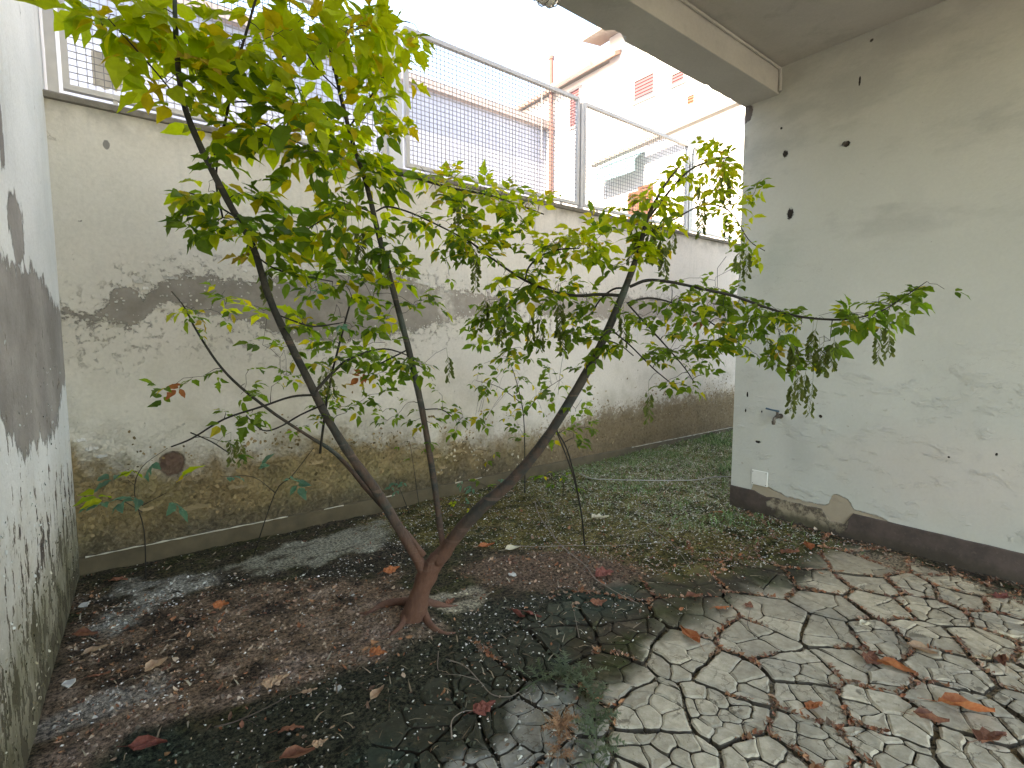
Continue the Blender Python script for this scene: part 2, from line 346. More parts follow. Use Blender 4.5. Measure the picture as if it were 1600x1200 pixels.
M['awning'] = plain('pale_teal_awning', (0.25, 0.42, 0.46), 0.8, 0.1, 3)
M['cable'] = plain('weathered_cable', (0.33, 0.32, 0.30), 0.7, 0.3, 12)
M['metal_dark'] = plain('tarnished_brass', (0.10, 0.085, 0.07), 0.45, 0.4, 60, 0.5, 0.5)
M['blue_plastic'] = plain('faded_blue_lever', (0.05, 0.10, 0.14), 0.5, 0.3, 40)
M['plastic_white'] = plain('dirty_white_plastic', (0.72, 0.72, 0.68), 0.45, 0.06, 30)
# ---------------------------------------------------------------- ground zones (world metres, outlines taken from the photograph)
def zone(pts, soft, amp=0.06):
    return np.array([at_z(*p)[:2] for p in pts]), soft, amp
ZN = {
 'slab_a': zone([(340,893),(400,868),(470,845),(600,812),(618,828),(560,868),(480,880),(420,890)], 0.05),
 'slab_b': zone([(140,985),(200,918),(330,893),(335,918),(250,945),(180,985)], 0.08),
 'slab_c': zone([(70,1120),(150,1080),(230,1060),(262,1085),(150,1130),(90,1145)], 0.06),
 'slab_d': zone([(655,955),(690,925),(750,920),(765,942),(700,962)], 0.04),
 'brown':  zone([(120,925),(300,930),(450,900),(620,900),(650,960),(640,1000),(420,1090),(250,1135),(40,1230),(50,1130),(110,1000)], 0.12),
 'sand':   zone([(200,1130),(430,1045),(560,995),(655,962),(715,985),(600,1030),(420,1080),(260,1140),(60,1240),(60,1180)], 0.08),
 'black':  zone([(130,930),(440,905),(620,900),(660,850),(600,830),(560,870),(440,893),(300,915),(140,1010)], 0.10),
 'black2': zone([(640,1010),(700,980),(600,1045),(420,1092),(220,1160),(60,1260),(500,1300),(900,1300),(900,1130),(870,1010),(1000,960),(1040,920),(900,905),(760,950),(700,985)], 0.10),
 'red':    zone([(720,890),(850,850),(1000,860),(1070,890),(900,915),(760,930)], 0.12),
 'olive':  zone([(560,820),(760,752),(950,715),(1142,660),(1400,600),(1400,700),(1142,790),(1340,855),(1250,880),(1060,905),(900,860),(740,860),(620,845)], 0.12),
 'clay':   zone([(905,1300),(900,1130),(950,1065),(1045,1000),(1095,955),(1190,925),(1270,900),(1290,868),(1340,852),(1600,935),(1900,1050),(2400,1500)], 0.10),
 'clay2':  zone([(700,1300),(720,1190),(820,1150),(800,1100),(840,1070),(900,1085),(940,1120),(950,1300)], 0.05),
}
def fnoise(x, y, s, seed=0):
    """smooth value noise, vectorised"""
    r = np.random.default_rng(seed); T = r.random((64, 64)); u = x*s; v = y*s
    i = np.floor(u).astype(int); j = np.floor(v).astype(int); a = u-i; b = v-j; a = a*a*(3-2*a); b = b*b*(3-2*b)
    g = lambda p, q: T[p % 64, q % 64]
    return (g(i,j)*(1-a)+g(i+1,j)*a)*(1-b) + (g(i,j+1)*(1-a)+g(i+1,j+1)*a)*b
def fbm(x, y, s, n=4, seed=0, gain=0.55):
    t = 0; w = 1; tot = 0
    for k in range(n): t = t + w*fnoise(x+13.1*k, y+7.7*k, s*2**k, seed+k); tot += w; w *= gain
    return t/tot
def sdf(P, x, y):
    d = np.full(x.shape, 1e9); inside = np.zeros(x.shape, bool); n = len(P)
    for k in range(n):
        ax, ay = P[k]; bx, by = P[(k+1) % n]; ex, ey = bx-ax, by-ay
        t = np.clip(((x-ax)*ex+(y-ay)*ey)/(ex*ex+ey*ey+1e-12), 0, 1)
        d = np.minimum(d, np.hypot(x-ax-t*ex, y-ay-t*ey))
        c = ((ay > y) != (by > y)) & (x < (bx-ax)*(y-ay)/(by-ay+1e-12)+ax); inside ^= c
    return np.where(inside, d, -d)
def zv(name, x, y):
    P, soft, amp = ZN[name]; x = np.asarray(x, float); y = np.asarray(y, float)
    w = (fbm(x, y, 5, 4, sum(map(ord, name)) % 97)-0.5)*amp*5
    return np.clip((sdf(P, x, y)+w)/soft+0.5, 0, 1)
def lerp(a, b, t): return a*(1-t[..., None])+np.array(b)*t[..., None]
def ground_colour(x, y):
    x = np.asarray(x, float); y = np.asarray(y, float)
    n1 = 0.5*fbm(x, y, 9, 5, 3)+0.5*fbm(x*0.45, y*1.7, 9, 5, 13); n1 = 0.5+(n1-0.5)*1.35; n2 = fbm(x, y, 30, 3, 5); n3 = fbm(x, y, 3, 4, 9)
    c = np.ones(x.shape+(3,))*np.array((0.060, 0.050, 0.034))
    c = lerp(c, (0.048, 0.052, 0.020), np.clip((n1-0.4)*3, 0, 1))
    c = lerp(c, (0.225, 0.16, 0.112), zv('brown', x, y)*0.9)
    c = lerp(c, (0.040, 0.031, 0.024), zv('brown', x, y)*np.clip((n1-0.47)*6, 0, 1)*0.85); c = lerp(c, (0.34, 0.27, 0.22), zv('brown', x, y)*np.clip((0.40-n1)*6, 0, 1)*0.6)
    c = lerp(c, (0.045, 0.040, 0.030), zv('black', x, y)*0.85)
    c = lerp(c, (0.32, 0.245, 0.20), zv('sand', x, y)*np.clip((n1-0.32)*4, 0, 1)*0.85)
    c = lerp(c, (0.052, 0.056, 0.040), zv('black2', x, y)*0.9)
    c = lerp(c, (0.030, 0.052, 0.040), zv('black2', x, y)*np.clip((n3-0.48)*5, 0, 1)*0.6)
    c = lerp(c, (0.21, 0.145, 0.11), zv('red', x, y)*0.6)
    c = lerp(c, (0.130, 0.112, 0.036), zv('olive', x, y)*0.9)
    c = lerp(c, (0.030, 0.034, 0.012), zv('olive', x, y)*np.clip((n1-0.45)*6, 0, 1)*0.8)
    for k, col in (('slab_a', (0.28, 0.285, 0.235)), ('slab_b', (0.32, 0.32, 0.29)), ('slab_c', (0.33, 0.31, 0.28)), ('slab_d', (0.32, 0.30, 0.23))):
        c = lerp(c, col, zv(k, x, y)*np.clip((n1-0.25)*5, 0, 1))
    cl = zv('clay', x, y); warm = np.clip((x-1.6)/2.0, 0, 1)
    clay = lerp(np.ones(x.shape+(3,))*np.array((0.52, 0.475, 0.37)), (0.51, 0.42, 0.29), warm)
    far = np.clip((y-1.0)/0.9, 0, 1); clay = lerp(clay, (0.255, 0.225, 0.175), far*0.6)
    clay = lerp(clay, (0.27, 0.25, 0.21), np.clip((n3-0.5)*4, 0, 1)*0.5)
    c = c*(1-cl[..., None]) + clay*cl[..., None]
    c = lerp(c, (0.38, 0.38, 0.345), zv('clay2', x, y)*0.75)
    tran = np.clip(1-np.abs(cl-0.45)*2.2, 0, 1); c = lerp(c, (0.085, 0.088, 0.050), tran*0.7)
    wall = np.clip((0.10-(W-x))/0.1, 0, 1)*np.clip((2.35-y)*5, 0, 1); c = lerp(c, (0.10, 0.07, 0.05), wall*0.7); edge = np.clip((0.62-(W-x)+0.5*(fbm(x, y, 6, 3, 71)-0.5))/0.4, 0, 1)*np.clip((2.2-y)*3, 0, 1)*np.clip((y-0.6)*2, 0, 1); c = lerp(c, (0.22, 0.165, 0.11), edge*0.6*cl)
    return c*(0.8+0.4*n2)[..., None]
def plate_zone(x, y):
    """where the dried mud has broken into plates"""
    P = np.array([at_z(*p)[:2] for p in [(600,1300),(590,1150),(680,1060),(790,985),(900,935),(1050,905),(1200,868),(1330,845),(1420,880),(1600,945),(2000,1100),(2600,1700)]])
    return sdf(P, np.asarray(x, float), np.asarray(y, float))
def ground_height(x, y):
    x = np.asarray(x, float); y = np.asarray(y, float)
    h = (fbm(x, y, 3.5, 3, 21)-0.5)*0.035 + (fbm(x, y, 14, 4, 25)-0.5)*0.022
    rough = np.clip(zv('brown', x, y)+zv('olive', x, y)+zv('black', x, y), 0, 1); h = h + rough*(fbm(x, y, 45, 2, 31)-0.5)*0.014
    flat = np.maximum.reduce([zv('slab_a', x, y), zv('slab_b', x, y), zv('slab_d', x, y)]); h = h*(1-0.8*flat)
    base = np.hypot(x-1.21, y-2.40); h = h + 0.05*np.exp(-(base/0.22)**2)
    grass = np.clip((x-3.5)/3.5, 0, 1)*np.clip((y-2.3)/0.5, 0, 1); h = h + 0.06*grass
    pz = np.clip(plate_zone(x, y)/0.10+0.5, 0, 1)
    return h*(1-pz) + (-0.022 + (fbm(x, y, 30, 2, 41)-0.5)*0.006)*pz
def ground_z(x, y): return float(ground_height(np.array([x]), np.array([y]))[0])

def mat_ground():
    m = Mat('dirt_and_litter_ground', 0.92, 0.15); a = m.attr('col'); n = m.noise(55, 8, 0.75); n2 = m.noise(160, 5, 0.7); x, y, z = m.sep()
    c = m.mul(a, m.mix(n.step(0.38, 0.62), (0.30, 0.30, 0.30), (2.0, 1.9, 1.8)))
    c = m.mul(c, m.grey(0.35+n2*1.3)); m.color(c); m.rough(0.95-m.noise(3, 3).step(0.45, 0.7)*0.25)
    m.bump(n, 0.025, 1.0); m.bump(n2, 0.010, 1.0); return m.mat
def mat_clay():
    m = Mat('dried_mud', 0.9, 0.15); a = m.attr('col'); x_, y_, z_ = m.sep(); n = m.noise(28, 7, 0.65); n2 = m.noise(110, 4, 0.7)
    c = m.mul(a, m.mix(n.step(0.3, 0.7), (0.84, 0.83, 0.80), (1.12, 1.12, 1.12))); c = m.mul(c, m.grey(0.86+n2*0.28))
    c = m.mix(m.voro(42).step(0.13, 0.05)*m.noise(9, 2).step(0.52, 0.6)*0.6, c, (0.09, 0.075, 0.055))
    hair = m.voro(13, 'DISTANCE_TO_EDGE', m.vec(x_ + n*0.10, y_ + n2*0.03, 0.0)).step(0.035, 0.012)*m.noise(5, 3).step(0.50, 0.56); c = m.mix(hair*0.65, c, (0.10, 0.08, 0.055)); c = m.mix(m.noise(4.5, 6, 0.7).step(0.55, 0.7)*0.3, c, (0.26, 0.20, 0.13))
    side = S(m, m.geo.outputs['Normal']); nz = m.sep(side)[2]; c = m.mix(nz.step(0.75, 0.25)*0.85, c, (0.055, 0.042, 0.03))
    m.color(c); m.bump(n, 0.004, 0.8); m.bump(n2, 0.002, 0.8); return m.mat
M['ground'] = mat_ground(); M['clay'] = mat_clay()

# ground: one sheet, dense inside the yard and coarse out to the horizon
xs = np.concatenate([[-300, -60, -8, -2.0], np.arange(-0.6, 6.0, 0.022), np.arange(6.0, 9.4, 0.06), [12, 25, 80, 300]])
ys = np.concatenate([[-300, -60, -12, -4], np.arange(-2.5, 0.2, 0.15), np.arange(0.2, 4.3, 0.022), [5, 8, 14, 40, 300]])
GX, GY = np.meshgrid(xs, ys); H = ground_height(GX, GY)
yard = (GX > -0.7) & (GX < 9.4) & (GY > -2.6) & (GY < 4.31); H = np.where(yard, H, -0.03)
gc = ground_colour(GX, GY); gc[~yard] = (0.30, 0.28, 0.25)
nx, ny = len(xs), len(ys)
verts = np.stack([GX, GY, H], -1).reshape(-1, 3)
I = (np.arange(ny-1)[:, None]*nx + np.arange(nx-1)[None]).ravel()
faces = np.stack([I, I+1, I+1+nx, I+nx], -1)
gm = bpy.data.meshes.new('ground'); gm.from_pydata(verts.tolist(), [], faces.tolist())
ca = gm.color_attributes.new('col', 'FLOAT_COLOR', 'POINT')
ca.data.foreach_set('color', np.concatenate([gc.reshape(-1, 3), np.ones((len(verts), 1))], 1).astype(np.float32).ravel())
ground = link('ground', gm, M['ground'], None, True); tag(ground, kind='structure')
ground['label'] = 'bare yard floor of dark soil, moss, leaf litter and cracked dried mud'

# ---------------------------------------------------------------- cracked mud plates
def clip_poly(P, nx_, ny_, d):
    out = []; n = len(P)
    for k in range(n):
        a, b = P[k], P[(k+1) % n]; da = a[0]*nx_+a[1]*ny_-d; db = b[0]*nx_+b[1]*ny_-d
        if da <= 0: out.append(a)
        if (da < 0) != (db < 0) and abs(da-db) > 1e-12:
            t = da/(da-db); out.append((a[0]+(b[0]-a[0])*t, a[1]+(b[1]-a[1])*t))
    return out
def poisson(x0, x1, y0, y1, rad, tries, r):
    pts = []
    for _ in range(tries):
        p = (r.uniform(x0, x1), r.uniform(y0, y1)); q = rad(*p)
        if all((p[0]-a)**2+(p[1]-b)**2 > min(q, c)**2 for a, b, c in pts): pts.append((p[0], p[1], q))
    return pts
r_ = random.Random(11)
def prad(x, y): return 0.20 + 0.26*max(0, min(1, (y-0.9)*1.2))*max(0, min(1, (x-1.8)))
X0, X1, Y0, Y1 = -0.2, 4.36, -0.9, 2.5
prim = poisson(X0, X1, Y0, Y1, prad, 3000, r_)
def srad(x, y):
    k = max(0, min(1, (y-0.75)*1.4))*max(0, min(1, (x-1.9)*1.2))
    return max(0.060, (0.074 + 0.13*k)*(0.95+0.7*mnoise.noise(Vector((x*1.7, y*1.7, 3.3)))))
sec = poisson(X0, X1, Y0, Y1, srad, 26000, r_)
PR = np.array([(p[0], p[1]) for p in prim]); SE = np.array([(p[0], p[1]) for p in sec])
own = np.argmin(((SE[:, None]-PR[None])**2).sum(-1), 1)
plates = []
pz_ = plate_zone(SE[:, 0], SE[:, 1])
for i, (sx, sy) in enumerate(SE):
    if pz_[i] < -0.02: continue
    P = [(sx-0.5, sy-0.5), (sx+0.5, sy-0.5), (sx+0.5, sy+0.5), (sx-0.5, sy+0.5)]
    gap_s = 0.0012 + 0.0018*r_.random(); gap_p = (0.0045 + 0.004*max(0, min(1, sx-2.2))) + 0.0065*(0.5+mnoise.noise(Vector((sx*2.1, sy*2.1, 0))))
    if gap_p < 0.002: gap_p = 0.002
    for j in np.nonzero((own == own[i]) & (np.hypot(SE[:, 0]-sx, SE[:, 1]-sy) < 0.6))[0]:
        if j == i: continue
        dx, dy = SE[j]-SE[i]; L = math.hypot(dx, dy); ux, uy = dx/L, dy/L
        P = clip_poly(P, ux, uy, ux*(sx+dx/2)+uy*(sy+dy/2)-gap_s)
        if len(P) < 3: break
    a = PR[own[i]]
    for j in np.nonzero(np.hypot(PR[:, 0]-a[0], PR[:, 1]-a[1]) < 1.6)[0]:
        if j == own[i] or len(P) < 3: continue
        dx, dy = PR[j]-a; L = math.hypot(dx, dy); ux, uy = dx/L, dy/L
        P = clip_poly(P, ux, uy, ux*(a[0]+dx/2)+uy*(a[1]+dy/2)-gap_p)
    P = clip_poly(P, 1, 0, W-0.028)
    if len(P) < 3: continue
    area = 0.5*abs(sum(P[k][0]*P[(k+1) % len(P)][1]-P[(k+1) % len(P)][0]*P[k][1] for k in range(len(P))))
    if area < 0.0004: continue
    plates.append((P, area))
def warp(x, y):
    v = Vector((x*4.5, y*4.5, 0)); a = mnoise.noise_vector(v)*0.030 + mnoise.noise_vector(v*4.3)*0.010 + mnoise.noise_vector(v*13)*0.0035
    return x+a.x, y+a.y
def plate_mesh(mb, P, area):
    cx = sum(p[0] for p in P)/len(P); cy = sum(p[1] for p in P)/len(P)
    seg = max(0.018, math.sqrt(area)*0.20); ring = []
    # chamfer sharp corners a little, subdivide edges, warp with a shared field
    n = len(P)
    for k in range(n):
        a, b = P[k], P[(k+1) % n]; L = math.hypot(b[0]-a[0], b[1]-a[1]); m_ = max(1, int(L/seg)); c = min(0.25, 0.006/max(L, 1e-6))
        for q in range(m_+1):
            t = c + (1-2*c)*q/m_; ring.append((a[0]+(b[0]-a[0])*t, a[1]+(b[1]-a[1])*t))
    ring = [warp(*p) for p in ring]; n = len(ring); cx, cy = warp(cx, cy)
    ins = min(0.010, 0.16*math.sqrt(area)); zt = 0.002 + 0.008*mnoise.noise(Vector((cx*3.1, cy*3.1, 1.1))) + random.uniform(-0.003, 0.003)
    tx, ty = random.uniform(-0.025, 0.025), random.uniform(-0.025, 0.025); lift = random.uniform(-0.001, 0.003)
    V = []; Z = lambda x, y, dz: zt + (x-cx)*tx + (y-cy)*ty + dz
    for x, y in ring: V.append((x, y, -0.04))
    for x, y in ring: V.append((x, y, Z(x, y, -0.0045)))
    for x, y in ring:
        L = math.hypot(x-cx, y-cy); k = max(0, 1-ins/max(L, 1e-6)); X, Y = cx+(x-cx)*k, cy+(y-cy)*k; V.append((X, Y, Z(X, Y, lift)))
    V.append((cx, cy, zt-0.0015))
    F = []
    for k in range(n):
        j = (k+1) % n; F.append((k, j, n+j, n+k)); F.append((n+k, n+j, 2*n+j, 2*n+k)); F.append((2*n+k, 2*n+j, 3*n))
    base = len(mb.v); mb.v += V; mb.f += [tuple(i+base for i in f) for f in F]
    mb.tone += [random.uniform(0.80, 1.12)]*len(V)
    return cx, cy
def px_size(cx, cy, area):
    v = np.array([cx, cy, 0])-CC; w = v@FWD
    if w < 0.3: return 0
    px = 800+FOC*(v@RGT)/w; py = 600-FOC*(v@UP)/w
    return (area*abs(v[2])/w**3) if (-60 < px < 1660 and py < 1260) else 0
plates = [(P, a, px_size(sum(p[0] for p in P)/len(P), sum(p[1] for p in P)/len(P), a)) for P, a in plates]
plates.sort(key=lambda t: -t[2])
rest = MB(); batch = []
for k, (P, a, s_) in enumerate(plates):
    if k < 296 and s_ > 0:
        mb = MB(); plate_mesh(mb, P, a); batch.append(mb)
    else: plate_mesh(rest, P, a)
allv = np.array([v for mb in batch+[rest] for v in mb.v]); tone = np.array([t for mb in batch+[rest] for t in mb.tone])
allc = ground_colour(allv[:, 0], allv[:, 1])*tone[:, None]; n0 = 0
for mb in batch+[rest]:
    mb.c = [tuple(c) for c in allc[n0:n0+len(mb.v)]]; n0 += len(mb.v)
    if mb is not rest: mb.obj('mud_plate', M['clay'], ground)
o = rest.obj('mud_plates_small', M['clay'], ground); o['kind'] = 'stuff'

# ---------------------------------------------------------------- yard walls
XR = 12.0
bw = empty('boundary_wall', (2.0, D, 0), 'long cream plaster wall with peeling band and damp brown foot, under the mesh fence', 'wall')
mb = MB()
mb.add([(-0.6, D, -0.1), (XR, D, -0.1), (XR, D, 2.915), (-0.6, D, 2.915), (-0.6, D+0.22, -0.1), (XR, D+0.22, -0.1), (XR, D+0.22, 2.915), (-0.6, D+0.22, 2.915)],
       [(0,1,2,3),(5,4,7,6),(3,2,6,7),(0,4,5,1),(1,5,6,2),(4,0,3,7)])
mb.obj('wall_face', M['back'], bw)
x = -0.235
while x < 10.5:                                                 # coping slabs, end to end
    L = random.uniform(0.9, 1.25); n = 14; cs = MB(); prof = [(D-0.035, 2.915), (D-0.04, 2.945), (D-0.01, 2.962), (D+0.26, 2.965), (D+0.26, 2.915)]
    for k in range(n+1):
        X = x+(L-0.004)*k/n
        for (py_, pz__) in prof:
            j = mnoise.noise(Vector((X*9, py_*20, pz__*9)))*0.006
            cs.v.append((X, py_+j*(py_ < D), pz__+(j if pz__ > 2.93 else 0)))
    for k in range(n):
        for q in range(5):
            a = k*5+q; b = k*5+(q+1) % 5; cs.f.append((a, a+5, b+5, b))
    cs.f.append((4,3,2,1,0)); cs.f.append(tuple(n*5+q for q in range(5)))
    cs.obj('coping_slab', M['coping'], bw); x += L
# cement base course with a pale lip
cs = MB(); n = 300
for k in range(n+1):
    X = -0.26+(XR+0.2)*k/n; j = mnoise.noise(Vector((X*7, 0, 5)))*0.006; j2 = mnoise.noise(Vector((X*11, 3, 5)))*0.004
    for p in ((D-0.030+j, -0.06), (D-0.026+j, LEDGE-0.008+j2), (D-0.018+j, LEDGE+j2), (D-0.0005, LEDGE+0.004)): cs.v.append((X, p[0], p[1]))
for k in range(n):
    for q in range(3): a = k*4+q; cs.f.append((a, a+4, a+5, a+1))
cs.obj('base_course', M['ledge'], bw, True)
lip = MB()
for X0_, X1_ in ((-0.20, 1.02), (1.30, 1.46), (1.78, 1.92), (2.55, 2.63), (2.70, 2.86), (5.2, 7.9)):
    n = max(3, int((X1_-X0_)/0.05)); pts = []; rr = []
    for k in range(n+1):
        X = X0_+(X1_-X0_)*k/n; pts.append((X, D-0.022, LEDGE+0.0025+mnoise.noise(Vector((X*11, 3, 5)))*0.004)); rr.append(0.0042*max(0.25, 1+mnoise.noise(Vector((X*17, 0, 0)))*1.6))
    lip.tube(pts, rr, 5)
o = lip.obj('mortar_lip', M['ledge_lip'], bw)

# left wall: high side of the neighbouring house
lw = empty('side_wall', (-0.27, 2.5, 0), 'white limewashed wall at the left edge with a large bare grey patch', 'wall')
def leftx(y): return -0.232 - 0.0472*(4.176-y) if y < 4.176 else -0.232
mb = MB(); n = 40; yy = [-2.4 + 6.576*k/n for k in range(n+1)] + [8.5]
for Y in yy:
    for (dx, z) in ((0, -0.1), (0, 9.0), (-0.35, 9.0), (-0.35, -0.1)): mb.v.append((leftx(Y)+dx, Y, z))
for k in range(len(yy)-1):
    for q in range(4): a = k*4+q; b = k*4+(q+1) % 4; mb.f.append((a, b, b+4, a+4))
mb.f.append((0, 3, 2, 1)); e = (len(yy)-1)*4; mb.f.append((e, e+1, e+2, e+3))
mb.obj('wall_face', M['left'], lw)

# right wall with skirting
rw = empty('house_wall', (W, 1.0, 0), 'smooth pale grey green wall on the right with dark skirting and a tap', 'wall')
mb = MB(); mb.box((W, -2.5, -0.1), (9.0, 2.349, 3.664)); mb.obj('wall_face', M['right'], rw)
def mat_skirting():
    m = Mat('brown_skirting_paint', 0.75, 0.3); x, y, z = m.sep(); mid = m.noise(7, 7, 0.7); rag = m.noise(13, 8, 0.75)
    c = m.mix(mid.step(0.3, 0.7), (0.060, 0.047, 0.042), (0.105, 0.080, 0.068)); c = m.mix(m.noise(30, 5, 0.7).step(0.55, 0.7)*0.5, c, (0.14, 0.11, 0.09))
    dirt = (z + (mid-0.5)*0.12).step(0.10, 0.02); c = m.mix(dirt*0.7, c, (0.055, 0.045, 0.03))
    gone = m.blob(y, z, 1.72, 0.11, 0.30, 0.11, rag, 0.7, 0.08).max(m.blob(y, z, 1.47, 0.2, 0.07, 0.16, rag, 0.8, 0.08)).max(m.blob(y, z, 2.0, 0.20, 0.12, 0.03, rag, 0.8, 0.08))
    c = m.mix(gone, c, m.mix(m.noise(11, 8, 0.75).step(0.42, 0.58), (0.10, 0.08, 0.06), (0.34, 0.29, 0.21))); c = m.mix(gone*dirt, c, (0.09, 0.08, 0.05))
    m.color(c); m.bump((1-gone), 0.006, 1.0); m.bump(mid + m.noise(50, 4)*0.4, 0.008, 0.8); return m.mat
M['skirting'] = mat_skirting()
mb = MB(); n = 90
for k in range(n+1):
    Y = -2.5+4.849*k/n; j = mnoise.noise(Vector((0, Y*9, 0)))*0.005; zt = 0.190 + j*0.5
    if 1.38 < Y < 1.55: zt -= 0.07+mnoise.noise(Vector((0, Y*40, 0)))*0.05
    if 1.55 <= Y < 2.1: zt -= 0.02+0.025*abs(mnoise.noise(Vector((0, Y*25, 0))))
    for p in ((W-0.0135, -0.08), (W-0.0125, zt-0.004), (W-0.0095, zt), (W-0.0005, zt+0.0015)): mb.v.append((p[0], Y, p[1]))
for k in range(n):
    for q in range(3): a = k*4+q; mb.f.append((a, a+1, a+5, a+4))
e = n*4; mb.f.append((e, e+1, e+2, e+3))
mb.obj('skirting', M['skirting'], rw)

# porch roof: ceiling, edge beam, and unseen house storeys above, put in to block the sun
pr = empty('porch_roof', (2.0, 2.2, 3.46), 'grey plaster porch ceiling with an edge beam along the open yard', 'roof')
mb = MB(); mb.box((leftx(0)-0.1, -2.4, 3.664), (W-0.001, 2.065, 3.85)); mb.obj('ceiling_slab', M['ceiling'], pr)
mb = MB(); n = 120; x0 = leftx(2.2)+0.001
for k in range(n+1):                                             # outer lower arris is chipped
    X = x0 + (W-0.002-x0)*k/n; j = mnoise.noise(Vector((X*6, 1, 1))); j2 = mnoise.noise(Vector((X*23, 4, 1))); ch = max(0, j*0.9+j2*0.5-0.18)*0.05
    if 2.62 < X < 2.78: ch += 0.035
    for p in ((2.067, 3.664), (2.067, 3.464), (2.071, 3.46), (2.357-ch*1.2-0.004, 3.46), (2.357-0.001, 3.466+ch), (2.357, 3.56), (2.357, 3.85), (2.067, 3.85)): mb.v.append((X, p[0], p[1]))
for k in range(n):
    for q in range(8): a = k*8+q; b = k*8+(q+1) % 8; mb.f.append((a, b, b+8, a+8))
mb.obj('edge_beam', M['beam'], pr)
mb = MB(); mb.box((leftx(0)-0.1, -2.4, 3.852), (9.0, 2.355, 8.0)); mb.obj('unseen_upper_storey', M['facade_sun'], pr)
cd = MB(); cd.tube([(x0+0.01, 2.055, 3.655), (1.2, 2.055, 3.652), (2.6, 2.056, 3.65), (W-0.03, 2.056, 3.645)], 0.011, 6)
cd.tube([(W-0.03, 2.056, 3.645), (W-0.022, 2.052, 3.55), (W-0.03, 2.05, 3.47)], 0.012, 6)
tag(cd.obj('cable_conduit', M['beam'], None), 'thin painted cable conduit running along the top of the beam under the ceiling', 'conduit')

# ---------------------------------------------------------------- paint flakes curling off the walls
fl = MB(); fl2 = MB(); r_ = random.Random(5)
def flake(mb, p, nrm, size, col):
    u = Vector((0, 0, 1)).cross(nrm).normalized(); v = nrm.cross(u); a = r_.uniform(0, 6.28); U_ = u*math.cos(a)+v*math.sin(a); V_ = nrm.cross(U_)
    s1 = size*r_.uniform(0.5, 1.2); s2 = size*r_.uniform(0.4, 1.0); lift = size*r_.uniform(0.1, 0.55)
    p = Vector(p)
    vs_ = [p-U_*s1*0.5-V_*s2*r_.uniform(0.3, 0.6)+nrm*0.001, p+U_*s1*0.1-V_*s2*0.6+nrm*lift*0.4, p+U_*s1*0.6-V_*s2*0.2+nrm*lift, p+U_*s1*0.5+V_*s2*0.4+nrm*lift*0.9, p+V_*s2*0.55+nrm*lift*0.3, p-U_*s1*0.5+V_*s2*0.3+nrm*0.001]
    mb.add(vs_, [(0,1,4,5),(1,2,3,4)], col)
stainz = [(-0.25,0.90),(-0.17,0.66),(0.22,0.56),(0.52,0.56),(1.05,0.72),(1.61,0.70),(2.15,0.60),(2.93,0.50),(3.71,0.46),(4.75,0.62),(6.07,0.68),(12,0.66)]
zu = [(-0.2,1.67),(0.0,1.65),(0.1,1.84),(0.28,1.88),(0.47,1.96),(0.87,1.93),(1.65,2.05),(2.51,1.95),(3.98,2.03),(6.8,2.1),(12,2.0)]
zl = [(-0.2,1.6),(0.13,1.58),(0.32,1.76),(0.66,1.66),(1.22,1.45),(2.1,1.56),(2.94,1.75),(5.3,1.76),(12,1.8)]
ip = lambda T, x: float(np.interp(x, [t[0] for t in T], [t[1] for t in T]))
for _ in range(2600):
    X = r_.uniform(-0.2, 8.0)**1.0; z = ip(stainz, X) + r_.gauss(-0.08, 0.16)
    if X > 3: z = ip(stainz, X) + r_.gauss(0.0, 0.17)
    if z < 0.13: continue
    if mnoise.noise(Vector((X*3, z*3, 9))) < -0.05: continue
    c = r_.choice([(0.42, 0.34, 0.22), (0.30, 0.22, 0.12), (0.20, 0.145, 0.075), (0.5, 0.44, 0.34)] if X > 2 else [(0.34, 0.25, 0.13), (0.26, 0.19, 0.10), (0.16, 0.12, 0.06)])
    flake(fl, (X, D, z), Vector((0, -1, 0)), r_.uniform(0.008, 0.026), c)
for _ in range(1500):
    X = r_.uniform(-0.2, 7.5); z = r_.choice([ip(zu, X), ip(zl, X)]) + r_.gauss(0, 0.06)
    flake(fl, (X, D, z), Vector((0, -1, 0)), r_.uniform(0.006, 0.020), (0.62, 0.6, 0.55))
for _ in range(1500):
    Y = r_.uniform(0.5, 4.1); z = abs(r_.gauss(0.0, 0.55))+0.05
    if mnoise.noise(Vector((Y*4, z*2.5, 2))) < -0.1: continue
    flake(fl2, (leftx(Y), Y, z), Vector((1, 0, 0)), r_.uniform(0.005, 0.018), (0.6, 0.63, 0.62) if z > 0.5 else r_.choice([(0.3, 0.28, 0.2), (0.15, 0.13, 0.08), (0.45, 0.43, 0.36)]))
pl = MB()
def sheet(x, z, w, h, lift, col, up=True):
    n = 7; base = len(pl.v)
    for k in range(n+1):
        t = k/n; j = mnoise.noise(Vector((x*9+t*6, z*7, 3)))
        ze = z + (h*(0.35+0.65*abs(j)*2) if up else -h*(0.35+0.65*abs(j)*2)); X = x+w*t
        ln = lift*(0.3+abs(mnoise.noise(Vector((x*5+t*4, z, 8))))*2)*math.sin(math.pi*(0.1+0.8*t))
        pl.v += [(X, D-0.001, ze), (X+j*0.01, D-0.002-ln*0.35, (ze+z)/2), (X+j*0.02, D-0.003-ln, z+j*0.012)]; pl.c += [col]*3
    for k in range(n):
        a = base+k*3; pl.f += [(a, a+3, a+4, a+1), (a+1, a+4, a+5, a+2)]
